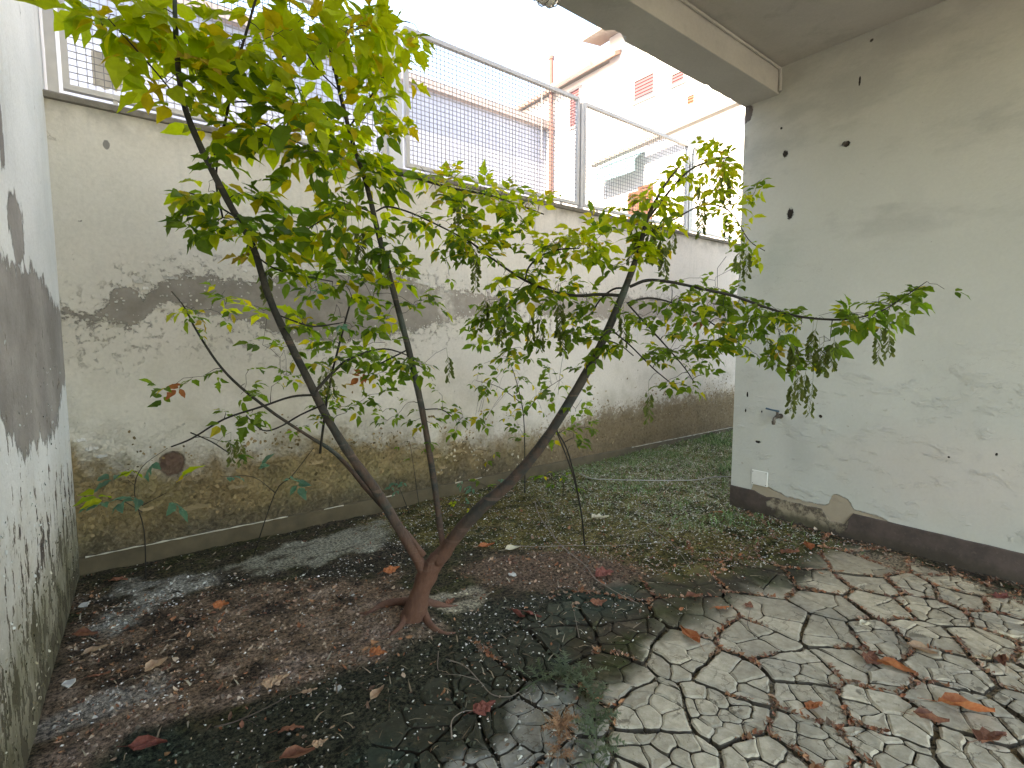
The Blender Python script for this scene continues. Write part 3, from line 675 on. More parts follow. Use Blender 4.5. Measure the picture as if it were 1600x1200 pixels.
for _ in range(46):
    X = r_.uniform(-0.15, 2.6); k = r_.random()
    if k < 0.4: sheet(X, ip(zu, X)+r_.uniform(-0.03, 0.02), r_.uniform(0.03, 0.10), r_.uniform(0.015, 0.04), r_.uniform(0.004, 0.012), (0.60, 0.575, 0.52))
    elif k < 0.7: sheet(X, ip(zl, X)+r_.uniform(-0.02, 0.03), r_.uniform(0.03, 0.09), r_.uniform(0.012, 0.03), r_.uniform(0.004, 0.012), (0.58, 0.555, 0.50), False)
    else: sheet(X, ip(stainz, X)-r_.uniform(0.05, 0.35), r_.uniform(0.04, 0.13), r_.uniform(0.02, 0.05), r_.uniform(0.006, 0.016), (0.27, 0.20, 0.11))
for X, z, w in ((-0.215, 0.86, 0.06), (-0.17, 0.80, 0.07), (-0.12, 0.745, 0.06)): sheet(X, z, w, 0.03, 0.020, (0.62, 0.60, 0.55))
sheet(0.33, 0.30, 0.16, 0.05, 0.02, (0.27, 0.20, 0.11)); sheet(0.62, 0.40, 0.12, 0.04, 0.02, (0.28, 0.21, 0.12))
def mat_attr(name, rough=0.85, var=0.5):
    m = Mat(name, rough, 0.2); m.color(m.mul(m.attr('col'), m.grey(1-var/2+m.island()*var))); return m.mat
M['flake'] = mat_attr('loose_paint_flakes')
pl.obj('peeling_paint', M['flake'], bw)['kind'] = 'stuff'; o = fl.obj('paint_flakes', M['flake'], bw); o['kind'] = 'stuff'
o = fl2.obj('paint_flakes', M['flake'], lw); o['kind'] = 'stuff'
LEAF_DENSITY = 2.25
# ---------------------------------------------------------------- mesh fence standing on the wall
FY = D+0.09
def fence_panel(x0, x1, z0, z1, label, droop=0.0):
    t = empty('mesh_fence', ((x0+x1)/2, FY, z0), label, 'fence', 'wire mesh fence panels on top of the wall')
    w = 0.022
    def bar(name, a, b):
        mb = MB(); mb.box(a, b); return mb.obj(name, M['steel'], t)
    bar('stile', (x0, FY-w, z0), (x0+0.034, FY+w, z1)); bar('stile', (x1-0.034, FY-w, z0), (x1, FY+w, z1))
    bar('bottom_rail', (x0+0.034, FY-w, z0), (x1-0.034, FY+w, z0+0.032)); bar('top_rail', (x0+0.034, FY-w, z1-0.036), (x1-0.034, FY+w, z1))
    xa, xb, za, zb = x0+0.034, x1-0.034, z0+0.032, z1-0.036; h = 0.0023
    n = round((xb-xa)/0.0415); sx = (xb-xa)/n; m = round((zb-za)/0.0415); sz = (zb-za)/m
    v = MB(); v.box((-h, -h, za), (h, h, zb)); vm = v.mesh('wire')
    u = MB(); u.box((xa, -h, -h), (xb, h, h)); um = u.mesh('wire')
    for k in range(1, n):
        o = link('wire', vm, M['wire'], t); o.location = (xa+k*sx+random.uniform(-.001, .001), FY-0.0026, 0)
        o.rotation_euler = (0, random.uniform(-.0008, .0008), 0)
    for k in range(1, m):
        o = link('wire', um, M['wire'], t); o.location = (0, FY+0.0026, za+k*sz)
    for fx in (0.12, 0.5, 0.88):                                 # short feet down to the coping
        X = x0+(x1-x0)*fx; bar('foot', (X-0.012, FY-0.012, 2.95), (X+0.012, FY+0.012, z0))
    return t
fence_panel(-0.145, 1.955, 3.02, 4.12, 'wire mesh fence panel at the left, behind the big yellow green leaves')
fence_panel(2.14, 4.285, 3.02, 4.195, 'wire mesh fence panel in the middle, open to the sky above the bowed branch')
fence_panel(4.36, 6.42, 3.02, 4.17, 'wire mesh fence panel to the right, before the sunlit house with teal awning')
fence_panel(6.50, 8.60, 3.02, 4.17, 'wire mesh fence panel furthest right, half hidden by leaves beside the wall corner')
for X0_, X1_, lab, mt in ((1.975, 2.10, 'broad white steel fence post left of the middle panel', 'white_post'), (4.30, 4.345, 'slim grey fence post between the middle and right panels', 'steel'), (6.437, 6.482, 'slim grey fence post beside the leaves at the right', 'steel'), (-0.215, -0.165, 'grey fence post against the left side wall', 'steel')):
    mb = MB(); mb.box((X0_, FY-0.03, 2.955), (X1_, FY+0.03, 4.14 if X0_ > 0 else 4.6)); o = mb.obj('fence_post', M[mt]); tag(o, lab, 'post', 'posts of the mesh fence')

# ---------------------------------------------------------------- houses beyond the fence
FX, FYB = 8.893, 10.0
h1 = empty('neighbouring_building', (3, FYB, 0), 'low white building in painted bluish shade with a pinkish cornice behind the mesh fence', 'building')
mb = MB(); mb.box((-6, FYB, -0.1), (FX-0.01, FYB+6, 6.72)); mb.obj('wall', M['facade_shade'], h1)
mb = MB(); mb.box((-6, FYB-0.14, 6.72), (FX-0.012, FYB+6, 6.90)); mb.obj('cornice', M['cornice'], h1)
h2 = empty('tall_house', (FX, 8, 0), 'tall sunlit white house with red shutters beyond the fence', 'building')
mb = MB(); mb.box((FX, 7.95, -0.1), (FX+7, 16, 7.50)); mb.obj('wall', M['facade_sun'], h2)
mb = MB(); mb.add([(FX-0.2, 7.6, 7.55), (FX+3.5, 7.6, 9.3), (FX+3.5, 16, 9.3), (FX-0.2, 16, 7.55), (FX-0.2, 7.6, 7.47), (FX+3.5, 7.6, 9.22), (FX+3.5, 16, 9.22), (FX-0.2, 16, 7.47)], [(0,1,2,3),(4,7,6,5),(0,4,5,1),(1,5,6,2),(2,6,7,3),(3,7,4,0)])
mb.obj('roof', M['tile'], h2)
g = MB(); g.tube([(FX-0.24, 8.25, 7.53), (FX-0.24, 9.6, 7.50)], 0.075, 8); g.obj('gutter', M['cornice'], h2)
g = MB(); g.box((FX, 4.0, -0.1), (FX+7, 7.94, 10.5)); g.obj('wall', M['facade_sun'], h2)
g = MB(); g.add([(FX-0.5, 6.9, 8.05), (FX+0.1, 6.9, 8.15), (FX+0.1, 8.3, 8.15), (FX-0.5, 8.3, 8.05), (FX-0.5, 6.9, 7.93), (FX+0.1, 6.9, 8.03), (FX+0.1, 8.3, 8.03), (FX-0.5, 8.3, 7.93)], [(0,1,2,3),(4,7,6,5),(0,4,5,1),(1,5,6,2),(2,6,7,3),(3,7,4,0)])
g.obj('eave', M['gutter'], h2)
def window(y0, y1, z0, z1, mat, frame, open_=0.0, name='window'):
    f = MB(); a = 0.05
    f.box((FX-0.03, y0-a, z0-a), (FX, y1+a, z0)); f.box((FX-0.03, y0-a, z1), (FX, y1+a, z1+a)); f.box((FX-0.03, y0-a, z0), (FX, y0, z1)); f.box((FX-0.03, y1, z0), (FX, y1+a, z1))
    w = f.obj(name, M[frame], h2)
    zc = z0+(z1-z0)*open_
    if open_ > 0: g_ = MB(); g_.box((FX-0.012, y0, z0), (FX-0.006, y1, zc)); g_.obj('pane', M['window_dark'], w)
    s_ = MB(); n = max(3, int((z1-zc)/0.06))
    for k in range(n):
        za = zc+(z1-zc)*k/n; zb = zc+(z1-zc)*(k+1)/n
        s_.add([(FX-0.024, y0, za), (FX-0.024, y1, za), (FX-0.010, y1, zb-0.002), (FX-0.010, y0, zb-0.002), (FX-0.004, y0, za), (FX-0.004, y1, za)], [(0,3,2,1), (0,1,5,4)])
    s_.obj('shutter', M[mat], w)
window(8.82, 9.12, 6.50, 7.30, 'shutter', 'cornice')
window(6.74, 7.21, 6.42, 6.82, 'shutter', 'gutter', 0.16)
window(6.05, 6.30, 6.42, 6.60, 'shutter', 'gutter')
window(5.80, 5.95, 5.92, 6.08, 'wood_door', 'white_post')
window(6.75, 7.02, 3.2, 4.62, 'wood_door', 'wood_door', name='door_leaf')
window(7.12, 7.28, 3.2, 4.55, 'wood_door', 'wood_door', name='door_leaf')
g = MB(); g.tube([(FX-0.30, 8.1, 5.33), (FX-0.30, 3.9, 5.55)], 0.07, 8); g.obj('gutter', M['gutter'], h2)
# balcony rail, plants and oddments on the terrace
g = MB(); g.box((FX-0.25, 6.35, 5.62), (FX-0.22, 6.85, 5.67)); g.box((FX-0.25, 6.35, 5.95), (FX-0.22, 6.85, 5.99))
g.tube([(FX-0.235, 6.36, 5.64), (FX-0.235, 6.84, 5.97)], 0.015, 5); g.tube([(FX-0.235, 6.84, 5.64), (FX-0.235, 6.36, 5.97)], 0.015, 5); g.obj('balcony_rail', M['gutter'], h2)
aw = MB(); aw.add([(FX-0.35, 6.9, 5.15), (FX-0.35, 8.0, 5.12), (FX-0.02, 8.0, 5.38), (FX-0.02, 6.9, 5.38), (FX-0.35, 6.9, 4.90), (FX-0.35, 8.0, 4.88)], [(0,1,2,3), (0,4,5,1)])
tag(aw.obj('awning', M['awning']), 'pale teal awning on the sunlit house, seen through the right mesh panel', 'awning')
dp = MB(); dp.tube([(FX-0.10, FYB-0.30, 0.0), (FX-0.10, FYB-0.30, 8.3)], 0.055, 8)
for z in (2.2, 4.4, 6.6, 8.25): dp.tube([(FX-0.10, FYB-0.30, z), (FX-0.10, FYB-0.30, z+0.08)], 0.068, 8)
tag(dp.obj('drain_pipe', M['copper']), 'reddish brown drain pipe at the corner of the white house', 'drain pipe')
dp = MB(); dp.tube([(FX-0.32, FYB-0.2, 5.9), (FX-0.32, FYB-0.2, 8.6)], 0.014, 5); tag(dp.obj('hanging_cable', M['cable']), 'thin grey cable hanging beside the reddish drain pipe', 'cable')
# a torn sack caught behind the left panel
sk = MB(); r_ = random.Random(3)
for i in range(7):
    for j in range(9):
        X = 0.0+0.028*i*(0.55+0.45*math.sin(math.pi*(j+1)/10)); sk.v.append((X, FY+0.10+0.02*math.sin(i*2.1+j*0.7), 3.12+0.028*j+0.01*math.sin(i*1.7)))
for i in range(6):
    for j in range(8): a = i*9+j; sk.f.append((a, a+9, a+10, a+1))
M['sack'] = plain('dusty_plastic_sheet', (0.72, 0.68, 0.62), 0.5, 0.1, 15)
o = sk.obj('plastic_sheet', M['sack'], None, True); tag(o, 'torn beige plastic sheet caught low behind the left mesh panel', 'plastic sheet')

# ---------------------------------------------------------------- things on the right wall
bl = empty('bulkhead_lamp', (2.3, 2.40, 3.47), 'oval bulkhead lamp with a wire cage fixed to the edge beam', 'lamp')
c0 = at_z(851, -2, 3.40); c0[1] = min(c0[1], 2.345)
def ell(mb, c, rx, ry, dz, n=20, m_=5):
    base = len(mb.v)
    for k in range(m_+1):
        a = math.pi/2*k/m_
        for q in range(n): b = 2*math.pi*q/n; mb.v.append((c[0]+rx*math.cos(a)*math.cos(b), c[1]+ry*math.cos(a)*math.sin(b), c[2]-dz*math.sin(a)))
    for k in range(m_):
        for q in range(n): A = base+k*n+q; B = base+k*n+(q+1) % n; mb.f.append((A, B, B+n, A+n))
M['glass_lamp'] = plain('frosted_lamp_glass', (0.62, 0.62, 0.60), 0.2, 0.1, 20, 0.6)
bl.location = (c0[0], c0[1], 3.46)
g = MB(); ell(g, (c0[0], c0[1], 3.459), 0.125, 0.075, 0.022); g.obj('base', M['plastic_white'], bl, True)
g = MB(); ell(g, (c0[0], c0[1], 3.446), 0.105, 0.060, 0.075); g.obj('glass_cover', M['glass_lamp'], bl, True)
for k in (-1, 0, 1):
    g = MB(); g.tube([(c0[0]+0.055*k, c0[1]+0.070*math.cos(q/8*math.pi)*(1-0.12*abs(k)), 3.450-0.084*math.sin(q/8*math.pi)*(1-0.12*abs(k))) for q in range(9)], 0.0035, 5); g.obj('cage_wire', M['wire'], bl)
g = MB(); g.tube([(c0[0]+0.115*math.cos(q/12*math.pi), c0[1], 3.450-0.084*math.sin(q/12*math.pi)) for q in range(13)], 0.0035, 5); g.obj('cage_wire', M['wire'], bl)

tp = at_x(1220, 650, W)
tap = empty('garden_tap', (W, tp[1], tp[2]), 'small tarnished garden tap with a bluish lever on the right wall', 'tap')
y0, z0 = tp[1], tp[2]
g = MB(); g.tube([(W+0.01, y0, z0), (W-0.05, y0, z0)], 0.011, 8); g.tube([(W-0.001, y0, z0), (W-0.008, y0, z0)], 0.022, 10); g.obj('pipe', M['metal_dark'], tap)
g = MB(); g.tube([(W-0.045, y0, z0), (W-0.06, y0, z0), (W-0.085, y0, z0)], [0.014, 0.018, 0.014], 8); g.tube([(W-0.080, y0, z0), (W-0.10, y0+0.004, z0-0.008), (W-0.108, y0+0.006, z0-0.035)], [0.012, 0.012, 0.011], 8)
g.tube([(W-0.108, y0+0.006, z0-0.032), (W-0.109, y0+0.006, z0-0.062)], [0.016, 0.013], 8); g.tube([(W-0.063, y0, z0+0.01), (W-0.063, y0, z0+0.042)], 0.010, 8); g.obj('body', M['metal_dark'], tap)
g = MB(); g.tube([(W-0.063, y0, z0+0.040), (W-0.063, y0, z0+0.052)], 0.014, 8); g.tube([(W-0.063, y0, z0+0.047), (W-0.075, y0+0.035, z0+0.052), (W-0.085, y0+0.085, z0+0.062)], [0.008, 0.007, 0.008], 6); g.obj('lever', M['blue_plastic'], tap)
a = at_x(1175, 735, W); b = at_x(1199, 762, W)
cp = empty('cover_plate', (W, (a[1]+b[1])/2, b[2]), 'square white plastic cover plate just above the dark skirting', 'cover plate')
me = bevel_box((W-0.008, min(a[1], b[1]), b[2]+0.005), (W+0.002, max(a[1], b[1]), a[2]+0.01), 0.002); link('plate', me, M['plastic_white'], cp)
zl_, zh_ = b[2]+0.018, a[2]-0.003; ya, yb = min(a[1], b[1])+0.012, max(a[1], b[1])-0.012
for Y in (ya, yb):
    for Z in (zl_, zh_): g = MB(); g.tube([(W-0.0075, Y, Z), (W-0.0095, Y, Z)], 0.0035, 8); g.obj('screw', M['metal_dark'], cp)
p = at_x(1321, 225, W); g = MB()
g.tube([(W-0.012, p[1], p[2]), (W+0.002, p[1], p[2])], [0.017, 0.019], 12, cap=False); g.tube([(W-0.011, p[1], p[2]), (W-0.009, p[1], p[2])], 0.0125, 10)
tag(g.obj('pipe_stub', M['metal_dark']), 'short dark pipe stub let into the upper right wall', 'pipe')

# pale cable lying across the back of the yard
pts = [(905,738),(925,746),(960,748),(1010,749),(1060,749),(1090,748),(1115,744),(1146,743)]
g = MB(); P = [at_z(px, py, 0.08) for px, py in pts]
P = [Vector((p[0], p[1], max(ground_z(p[0], p[1])+0.03, 0.07))) for p in P]; P = [Vector(p) for p in spline(P, 4)]
g.tube(P, 0.0055, 6); tag(g.obj('pale_cable', M['cable'], None, True), 'pale cable stretched across the weedy ground to the right wall corner', 'cable')

# ---------------------------------------------------------------- the tree
def mat_bark():
    m = Mat('box_elder_bark', 0.8, 0.3); x, y, z = m.sep(); n = m.noise(9, 6, 0.65); f = m.noise(80, 5, 0.65, m.stretch((1, 1, 0.5)))
    low = m.mix(n, (0.125, 0.060, 0.040), (0.19, 0.095, 0.065)); midc = m.mix(n.step(0.4, 0.6), (0.042, 0.043, 0.038), (0.095, 0.060, 0.045))
    up_ = m.mix(n.step(0.35, 0.65), (0.026, 0.027, 0.024), (0.060, 0.055, 0.044))
    c = m.mix((z+(n-0.5)*0.5).step(0.30, 0.65), low, midc); c = m.mix((z+(n-0.5)*0.6).step(0.9, 1.5), c, up_)
    ring = m.noise(16, 3, 0.5, m.stretch((0.4, 0.4, 2.5))).step(0.60, 0.66); c = m.mix(ring*0.4, c, (0.19, 0.12, 0.09))
    teal = m.noise(4.2, 4).step(0.56, 0.66)*z.step(0.5, 0.9); c = m.mix(teal*0.45, c, (0.07, 0.10, 0.09))
    c = m.mul(c, m.grey(0.6+f*0.8)); m.color(c); m.bump(f, 0.006, 1.0); m.bump(n, 0.006, 0.6); return m.mat
M['bark'] = mat_bark(); M['twig'] = plain('dark_twig_bark', (0.032, 0.028, 0.023), 0.75, 0.4, 40)
tb = at_w(650, 968, 2.66)
tree = empty('box_elder_tree', (tb[0], tb[1], 0.0), 'young box elder with three leaning stems rising from one reddish trunk in the yard', 'tree')
RS = 0.60            # photograph half-widths to radii
NODES = []            # attachment points for foliage: (position, radius)
def limb(name, ctrl, n=9, mat='bark', bump=0.10, sub=6, root=None):
    rows = [np.append(at_w(c[0], c[1], c[2]), c[3]*RS*c[2]/FOC) for c in ctrl]
    rows = spline(rows, sub); pts = [Vector(r[:3]) for r in rows]; rad = [max(float(r[3])*(1+0.10*mnoise.noise(Vector(r[:3])*11)+0.16*max(0, mnoise.noise(Vector(r[:3])*5+Vector((9, 9, 9)))-0.25)), 0.0012) for r in rows]
    mb = MB(); mb.tube(pts, rad, n, True, bump)
    o = mb.obj(name, M[mat], root or tree, True)
    for p, q in zip(pts, rad): NODES.append((p, q))
    return pts, rad
limb('trunk', [(641,985,2.70,40),(645,966,2.70,31),(652,942,2.68,26),(660,916,2.665,25),(673,888,2.65,23),(690,866,2.64,21),(702,852,2.63,18)], 16, 'bark', 0.22, 6)
limb('stem', [(683,878,2.64,18),(712,838,2.60,17.5),(745,800,2.56,16.5),(800,750,2.52,15),(850,690,2.46,13),(905,602,2.40,12),(943,530,2.35,10.5),(975,455,2.30,9),(998,392,2.27,7),(1012,340,2.24,5),(1035,295,2.22,3),(1060,262,2.2,2)], 12)
limb('stem', [(668,905,2.65,15),(654,876,2.64,13.5),(625,828,2.60,12.5),(590,770,2.52,12.5),(555,722,2.43,11.5),(515,660,2.33,10.5),(485,600,2.23,10),(450,530,2.10,9.5),(420,463,1.98,9),(395,385,1.87,8.5),(355,312,1.77,8.5),(310,222,1.66,8),(285,152,1.57,7),(275,60,1.48,6),(272,-60,1.40,4)], 12)
limb('stem', [(697,872,2.635,10),(690,840,2.63,8.5),(682,780,2.60,8),(670,700,2.54,8),(655,618,2.47,8),(637,540,2.40,8),(612,445,2.31,7.5),(590,360,2.23,7),(573,290,2.17,6),(548,212,2.10,5.5),(528,130,2.05,5),(515,60,2.0,4.5),(512,-70,1.92,3)], 10)
limb('stem', [(662,868,2.64,8),(640,838,2.63,6.5),(580,772,2.62,6.5),(528,712,2.60,5.5),(480,680,2.58,4),(420,640,2.55,3.8),(355,585,2.52,3.2),(312,525,2.48,2.6),(288,480,2.45,2),(268,455,2.42,1.4)], 8)
# surface roots
def root(pts):
    rows = [Vector((q[0], q[1], ground_z(q[0], q[1])+lf)) for (px, py, r0, lf) in pts for q in [at_z(px, py)]]; rows = [Vector(q) for q in spline([tuple(r) for r in rows], 5)]
    rad = np.interp(np.linspace(0, 1, len(rows)), np.linspace(0, 1, len(pts)), [p[2] for p in pts]); mb = MB(); mb.tube(rows, list(rad), 8, True, 0.3); mb.obj('root', M['bark'], tree, True)
root([(645,960,.030,.02),(622,955,.022,.012),(598,955,.020,.006),(575,962,.013,.0),(550,958,.006,-.006)]); root([(655,965,.03,.02),(672,985,.017,.008),(690,993,.012,.0),(712,990,.005,-.004)]); root([(640,970,.03,.02),(628,988,.015,.008),(610,998,.010,.0)]); root([(655,955,.03,.02),(690,955,.016,.004),(715,950,.007,-.004)])
BR = [
 [(335,242,1.80,2.6),(352,190,1.74,3.2),(365,120,1.68,3.2),(385,50,1.62,3),(402,-10,1.58,2.8),(415,-60,1.55,2.5)],
 [(340,245,1.80,2.2),(338,290,1.84,2.4),(348,340,1.9,2.6)],
 [(500,708,2.57,3),(506,660,2.52,3),(515,600,2.46,2.8),(527,550,2.40,2.6),(540,500,2.36,2.4),(550,465,2.33,2)],
 [(492,612,2.24,4.5),(520,582,2.30,4),(548,560,2.36,3.4),(600,545,2.45,2.2),(650,560,2.5,1.4)],
 [(492,617,2.24,3),(455,620,2.26,2.8),(410,635,2.30,2.6),(350,655,2.36,2.4),(300,685,2.40,2.2),(268,698,2.42,1.8)],
 [(506,632,2.26,2.4),(470,648,2.32,2.2),(435,668,2.38,2),(410,672,2.40,1.8),(385,650,2.4,1.5)],
 [(298,676,2.40,1.8),(330,690,2.38,1.6),(358,708,2.36,1.4)],
 [(575,290,2.19,3.6),(600,277,2.24,3.6),(632,274,2.30,3.4),(670,284,2.36,3.2),(710,295,2.42,3),(760,304,2.48,2.6),(810,320,2.54,2),(850,335,2.58,1.5)],
 [(588,330,2.2,2.4),(605,323,2.24,2.4),(635,330,2.28,2.2),(670,345,2.32,2),(720,370,2.36,1.8),(770,400,2.4,1.5)],
 [(581,332,2.2,2),(560,325,2.15,2),(530,332,2.1,2),(500,346,2.05,1.8),(470,365,2.0,1.5)],
 [(973,462,2.31,4.4),(935,460,2.34,4),(900,462,2.37,3.8),(862,455,2.4,3.4),(820,438,2.42,3),(780,412,2.45,2.6),(740,382,2.47,2.2),(705,350,2.5,1.8)],
 [(820,440,2.42,2),(826,418,2.4,2.2),(845,400,2.38,2.2),(872,390,2.36,2),(905,388,2.34,1.6)],
 [(976,450,2.31,2.6),(958,452,2.36,2.6),(938,468,2.40,2.4),(925,490,2.43,2)],
 [(984,448,2.29,3.8),(1012,438,2.28,3.8),(1050,441,2.26,3.6),(1100,452,2.24,3.4),(1145,462,2.22,3.3),(1190,478,2.20,3.2),(1240,493,2.17,3),(1290,499,2.14,2.7),(1330,498,2.12,2.3),(1375,487,2.10,1.9),(1415,462,2.08,1.5),(1448,440,2.06,1)],
 [(980,474,2.30,2.6),(1008,466,2.32,2.5),(1040,470,2.34,2.3),(1080,486,2.36,2),(1120,510,2.38,1.6),(1160,540,2.38,1.2)],
 [(982,476,2.31,2.4),(1008,505,2.34,2.2),(1040,540,2.37,2),(1070,575,2.38,1.6),(1085,598,2.38,1.2)],
 [(955,515,2.34,2),(985,540,2.33,1.8),(1020,575,2.32,1.6),(1050,600,2.3,1.2)],
 [(945,530,2.35,1.8),(970,540,2.3,1.7),(990,556,2.28,1.3)],
 [(1010,345,2.25,3),(1045,300,2.35,2.8),(1075,268,2.45,2.6),(1105,253,2.52,2.2),(1140,245,2.58,1.6)],
 [(1005,370,2.26,2.2),(1050,345,2.32,2),(1100,320,2.4,1.8),(1140,330,2.5,1.4),(1170,375,2.55,1.2),(1195,392,2.58,1)],
 [(869,672,2.44,2.2),(885,700,2.5,2.1),(898,745,2.6,2),(906,790,2.75,1.8)],
 [(430,490,2.03,2),(455,500,2.05,2),(490,510,2.1,2.2),(530,505,2.15,1.6)],
 [(370,340,1.84,2.4),(320,310,1.80,2),(290,300,1.76,1.6)],
 [(352,205,1.75,1.8),(400,190,1.76,2),(450,215,1.8,1.8),(500,240,1.84,1.5)],
 [(365,110,1.68,1.8),(400,100,1.7,2),(440,90,1.74,1.8),(480,60,1.78,1.5)],
 [(358,160,1.71,1.8),(400,160,1.72,2),(450,180,1.76,1.8),(520,200,1.84,1.5)],
 [(290,170,1.58,2.2),(250,120,1.5,2),(215,80,1.44,1.7),(170,30,1.38,1.3)],
 [(520,110,2.03,2.6),(560,60,2.0,2.2),(600,30,1.98,2),(640,35,1.96,1.4)],
 [(545,200,2.1,2.6),(580,150,2.08,2.3),(615,100,2.05,1.9),(640,90,2.03,1.4)],
 [(528,140,2.05,1.8),(490,100,1.98,2),(460,40,1.92,1.7),(450,-10,1.88,1.5)],
 [(400,400,1.88,2),(430,420,1.95,2),(470,430,2.02,1.7),(520,440,2.1,1.5)],
 [(640,545,2.4,2),(610,560,2.42,1.8),(570,580,2.45,1.5)],
 [(660,640,2.5,1.8),(690,640,2.52,1.6),(710,655,2.54,1.2)],
]
for b in BR: limb('branch', [(q[0], q[1], q[2], q[3]*1.05) for q in b], 6, 'twig', 0.05, 4)
# ---------------------------------------------------------------- leaves
def mat_leaf(name, a, b, trans, yellow=None):
    m = Mat(name, 0.5, 0.3); r = m.island(); n = m.noise(14, 4); x, y, z = m.sep()
    c = m.mix(r, a, b)
    c = m.mix((m.noise(1.3, 2).step(0.55, 0.7))*0.4, c, [k*0.75 for k in a])
    if yellow: c = m.mix(r.step(0.90, 0.94), c, yellow)
    c = m.mix(n.step(0.60, 0.75)*0.35, c, (0.20, 0.17, 0.02)); c = m.mul(c, m.grey(0.8+m.noise(70, 3)*0.4)); m.color(c)
    tr = m.t.nodes.new('ShaderNodeBsdfTranslucent'); m.t.links.new(m.mul(c, trans).k, tr.inputs[0])
    mx = m.t.nodes.new('ShaderNodeMixShader'); mx.inputs[0].default_value = 0.62
    m.t.links.new(m.b.outputs[0], mx.inputs[1]); m.t.links.new(tr.outputs[0], mx.inputs[2]); m.t.links.new(mx.outputs[0], m.out.inputs[0])
    return m.mat
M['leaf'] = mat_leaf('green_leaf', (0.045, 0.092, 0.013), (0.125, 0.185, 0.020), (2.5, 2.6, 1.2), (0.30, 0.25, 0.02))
M['leaf_light'] = mat_leaf('backlit_yellow_green_leaf', (0.20, 0.30, 0.018), (0.48, 0.48, 0.030), (1.8, 1.8, 0.9), (0.42, 0.33, 0.02))  # backlight on upper leaves painted as brighter colour; also serves pale seedling leaves
M['leaf_yellow'] = mat_leaf('yellow_leaf', (0.40, 0.28, 0.04), (0.48, 0.38, 0.08), (1.5, 1.4, 1.0))
M['leaf_teal'] = mat_leaf('bluish_green_leaf', (0.09, 0.20, 0.13), (0.14, 0.26, 0.18), (1.3, 1.4, 1.3))
M['leaf_dry'] = mat_leaf('withered_orange_leaf', (0.30, 0.085, 0.025), (0.36, 0.16, 0.06), (1.2, 1.1, 1.0))
M['samara'] = mat_leaf('winged_seed', (0.085, 0.12, 0.03), (0.17, 0.20, 0.06), (1.3, 1.3, 1.0))
HALF = {'toothed': [(0.0,0.03),(0.10,0.17),(0.28,0.31),(0.42,0.27),(0.52,0.33),(0.66,0.20),(0.80,0.13),(1.0,0.0)],
        'oval':    [(0.0,0.03),(0.12,0.17),(0.30,0.29),(0.48,0.30),(0.66,0.22),(0.82,0.10),(1.0,0.0)],
        'lobed':   [(0.0,0.04),(0.14,0.22),(0.30,0.46),(0.36,0.28),(0.52,0.36),(0.60,0.20),(0.78,0.14),(1.0,0.0)],
        'lance':   [(0.0,0.02),(0.15,0.11),(0.35,0.19),(0.55,0.18),(0.75,0.10),(1.0,0.0)]}
def leaflet(mb, M4, L, kind, r, curl=0.25):
    H_ = HALF[kind]; n = len(H_); fold = r.uniform(0.10, 0.45); droop = curl*r.uniform(0.3, 1.6); tw = r.uniform(-0.4, 0.4); base = len(mb.v)
    asym = r.uniform(0.85, 1.15); side = r.uniform(-0.08, 0.08)
    for s_ in (-1, 0, 1):
        for k, (t, w) in enumerate(H_):
            w2 = 0.86*w*s_*(asym if s_ > 0 else 2-asym); j = 1+(r.uniform(-0.14, 0.14) if s_ else 0)
            p = Vector((t, w2*j+side*t*t, abs(w2)*fold - droop*t*t + tw*w2*t + (0.03*math.sin(t*14)*abs(s_) if w else 0)))
            mb.v.append(tuple(M4 @ (p*L)))
    for k in range(n-1):
        a, b, c = base+k, base+n+k, base+2*n+k
        mb.f.append((a, a+1, b+1, b) if k < n-2 else (a, a+1, b)); mb.f.append((b, b+1, c+1, c) if k < n-2 else (b, c+1, c))
def leaf_mesh(r, L, nl=3):
    """compound leaf: petiole along +x from the origin, then leaflets"""
    mb = MB(); pet = L*r.uniform(0.45, 0.8)
    mb.tube([(0, 0, 0), (pet*0.5, 0, -0.06*L), (pet, 0, -0.10*L)], 0.0009, 3, False)
    tip = Vector((pet, 0, -0.10*L))
    mb.tube([tuple(tip), tuple(tip+Vector((L*0.28, 0, 0)))], 0.0007, 3, False)
    for k in range(nl):
        if k == 0: ang, base, s_ = r.uniform(-0.15, 0.15), tip+Vector((L*0.28, 0, 0)), r.uniform(0.9, 1.1)
        else:
            side = 1 if k % 2 else -1; ang = side*r.uniform(0.85, 1.35); base = tip + Vector((0, side*L*0.06, 0)) - Vector((L*0.30*((k-1)//2), 0, 0)); s_ = r.uniform(0.65, 0.9)
        M4 = Matrix.Translation(base) @ Matrix.Rotation(ang, 4, 'Z') @ Matrix.Rotation(r.uniform(-0.5, 0.5), 4, 'X') @ Matrix.Rotation(r.uniform(-0.05, 0.35), 4, 'Y')
        kind = r.choice(['toothed', 'oval', 'toothed', 'oval', 'lobed'] if k == 0 else ['toothed', 'oval', 'oval', 'oval', 'lance'])
        leaflet(mb, M4, L*s_, kind, r)
    return mb
lr = random.Random(21)
VAR = [leaf_mesh(lr, 1.0, nl) for nl in (3, 3, 3, 3, 5, 3, 5, 3, 3, 4, 3, 5, 3, 3)]     # unit-length variants
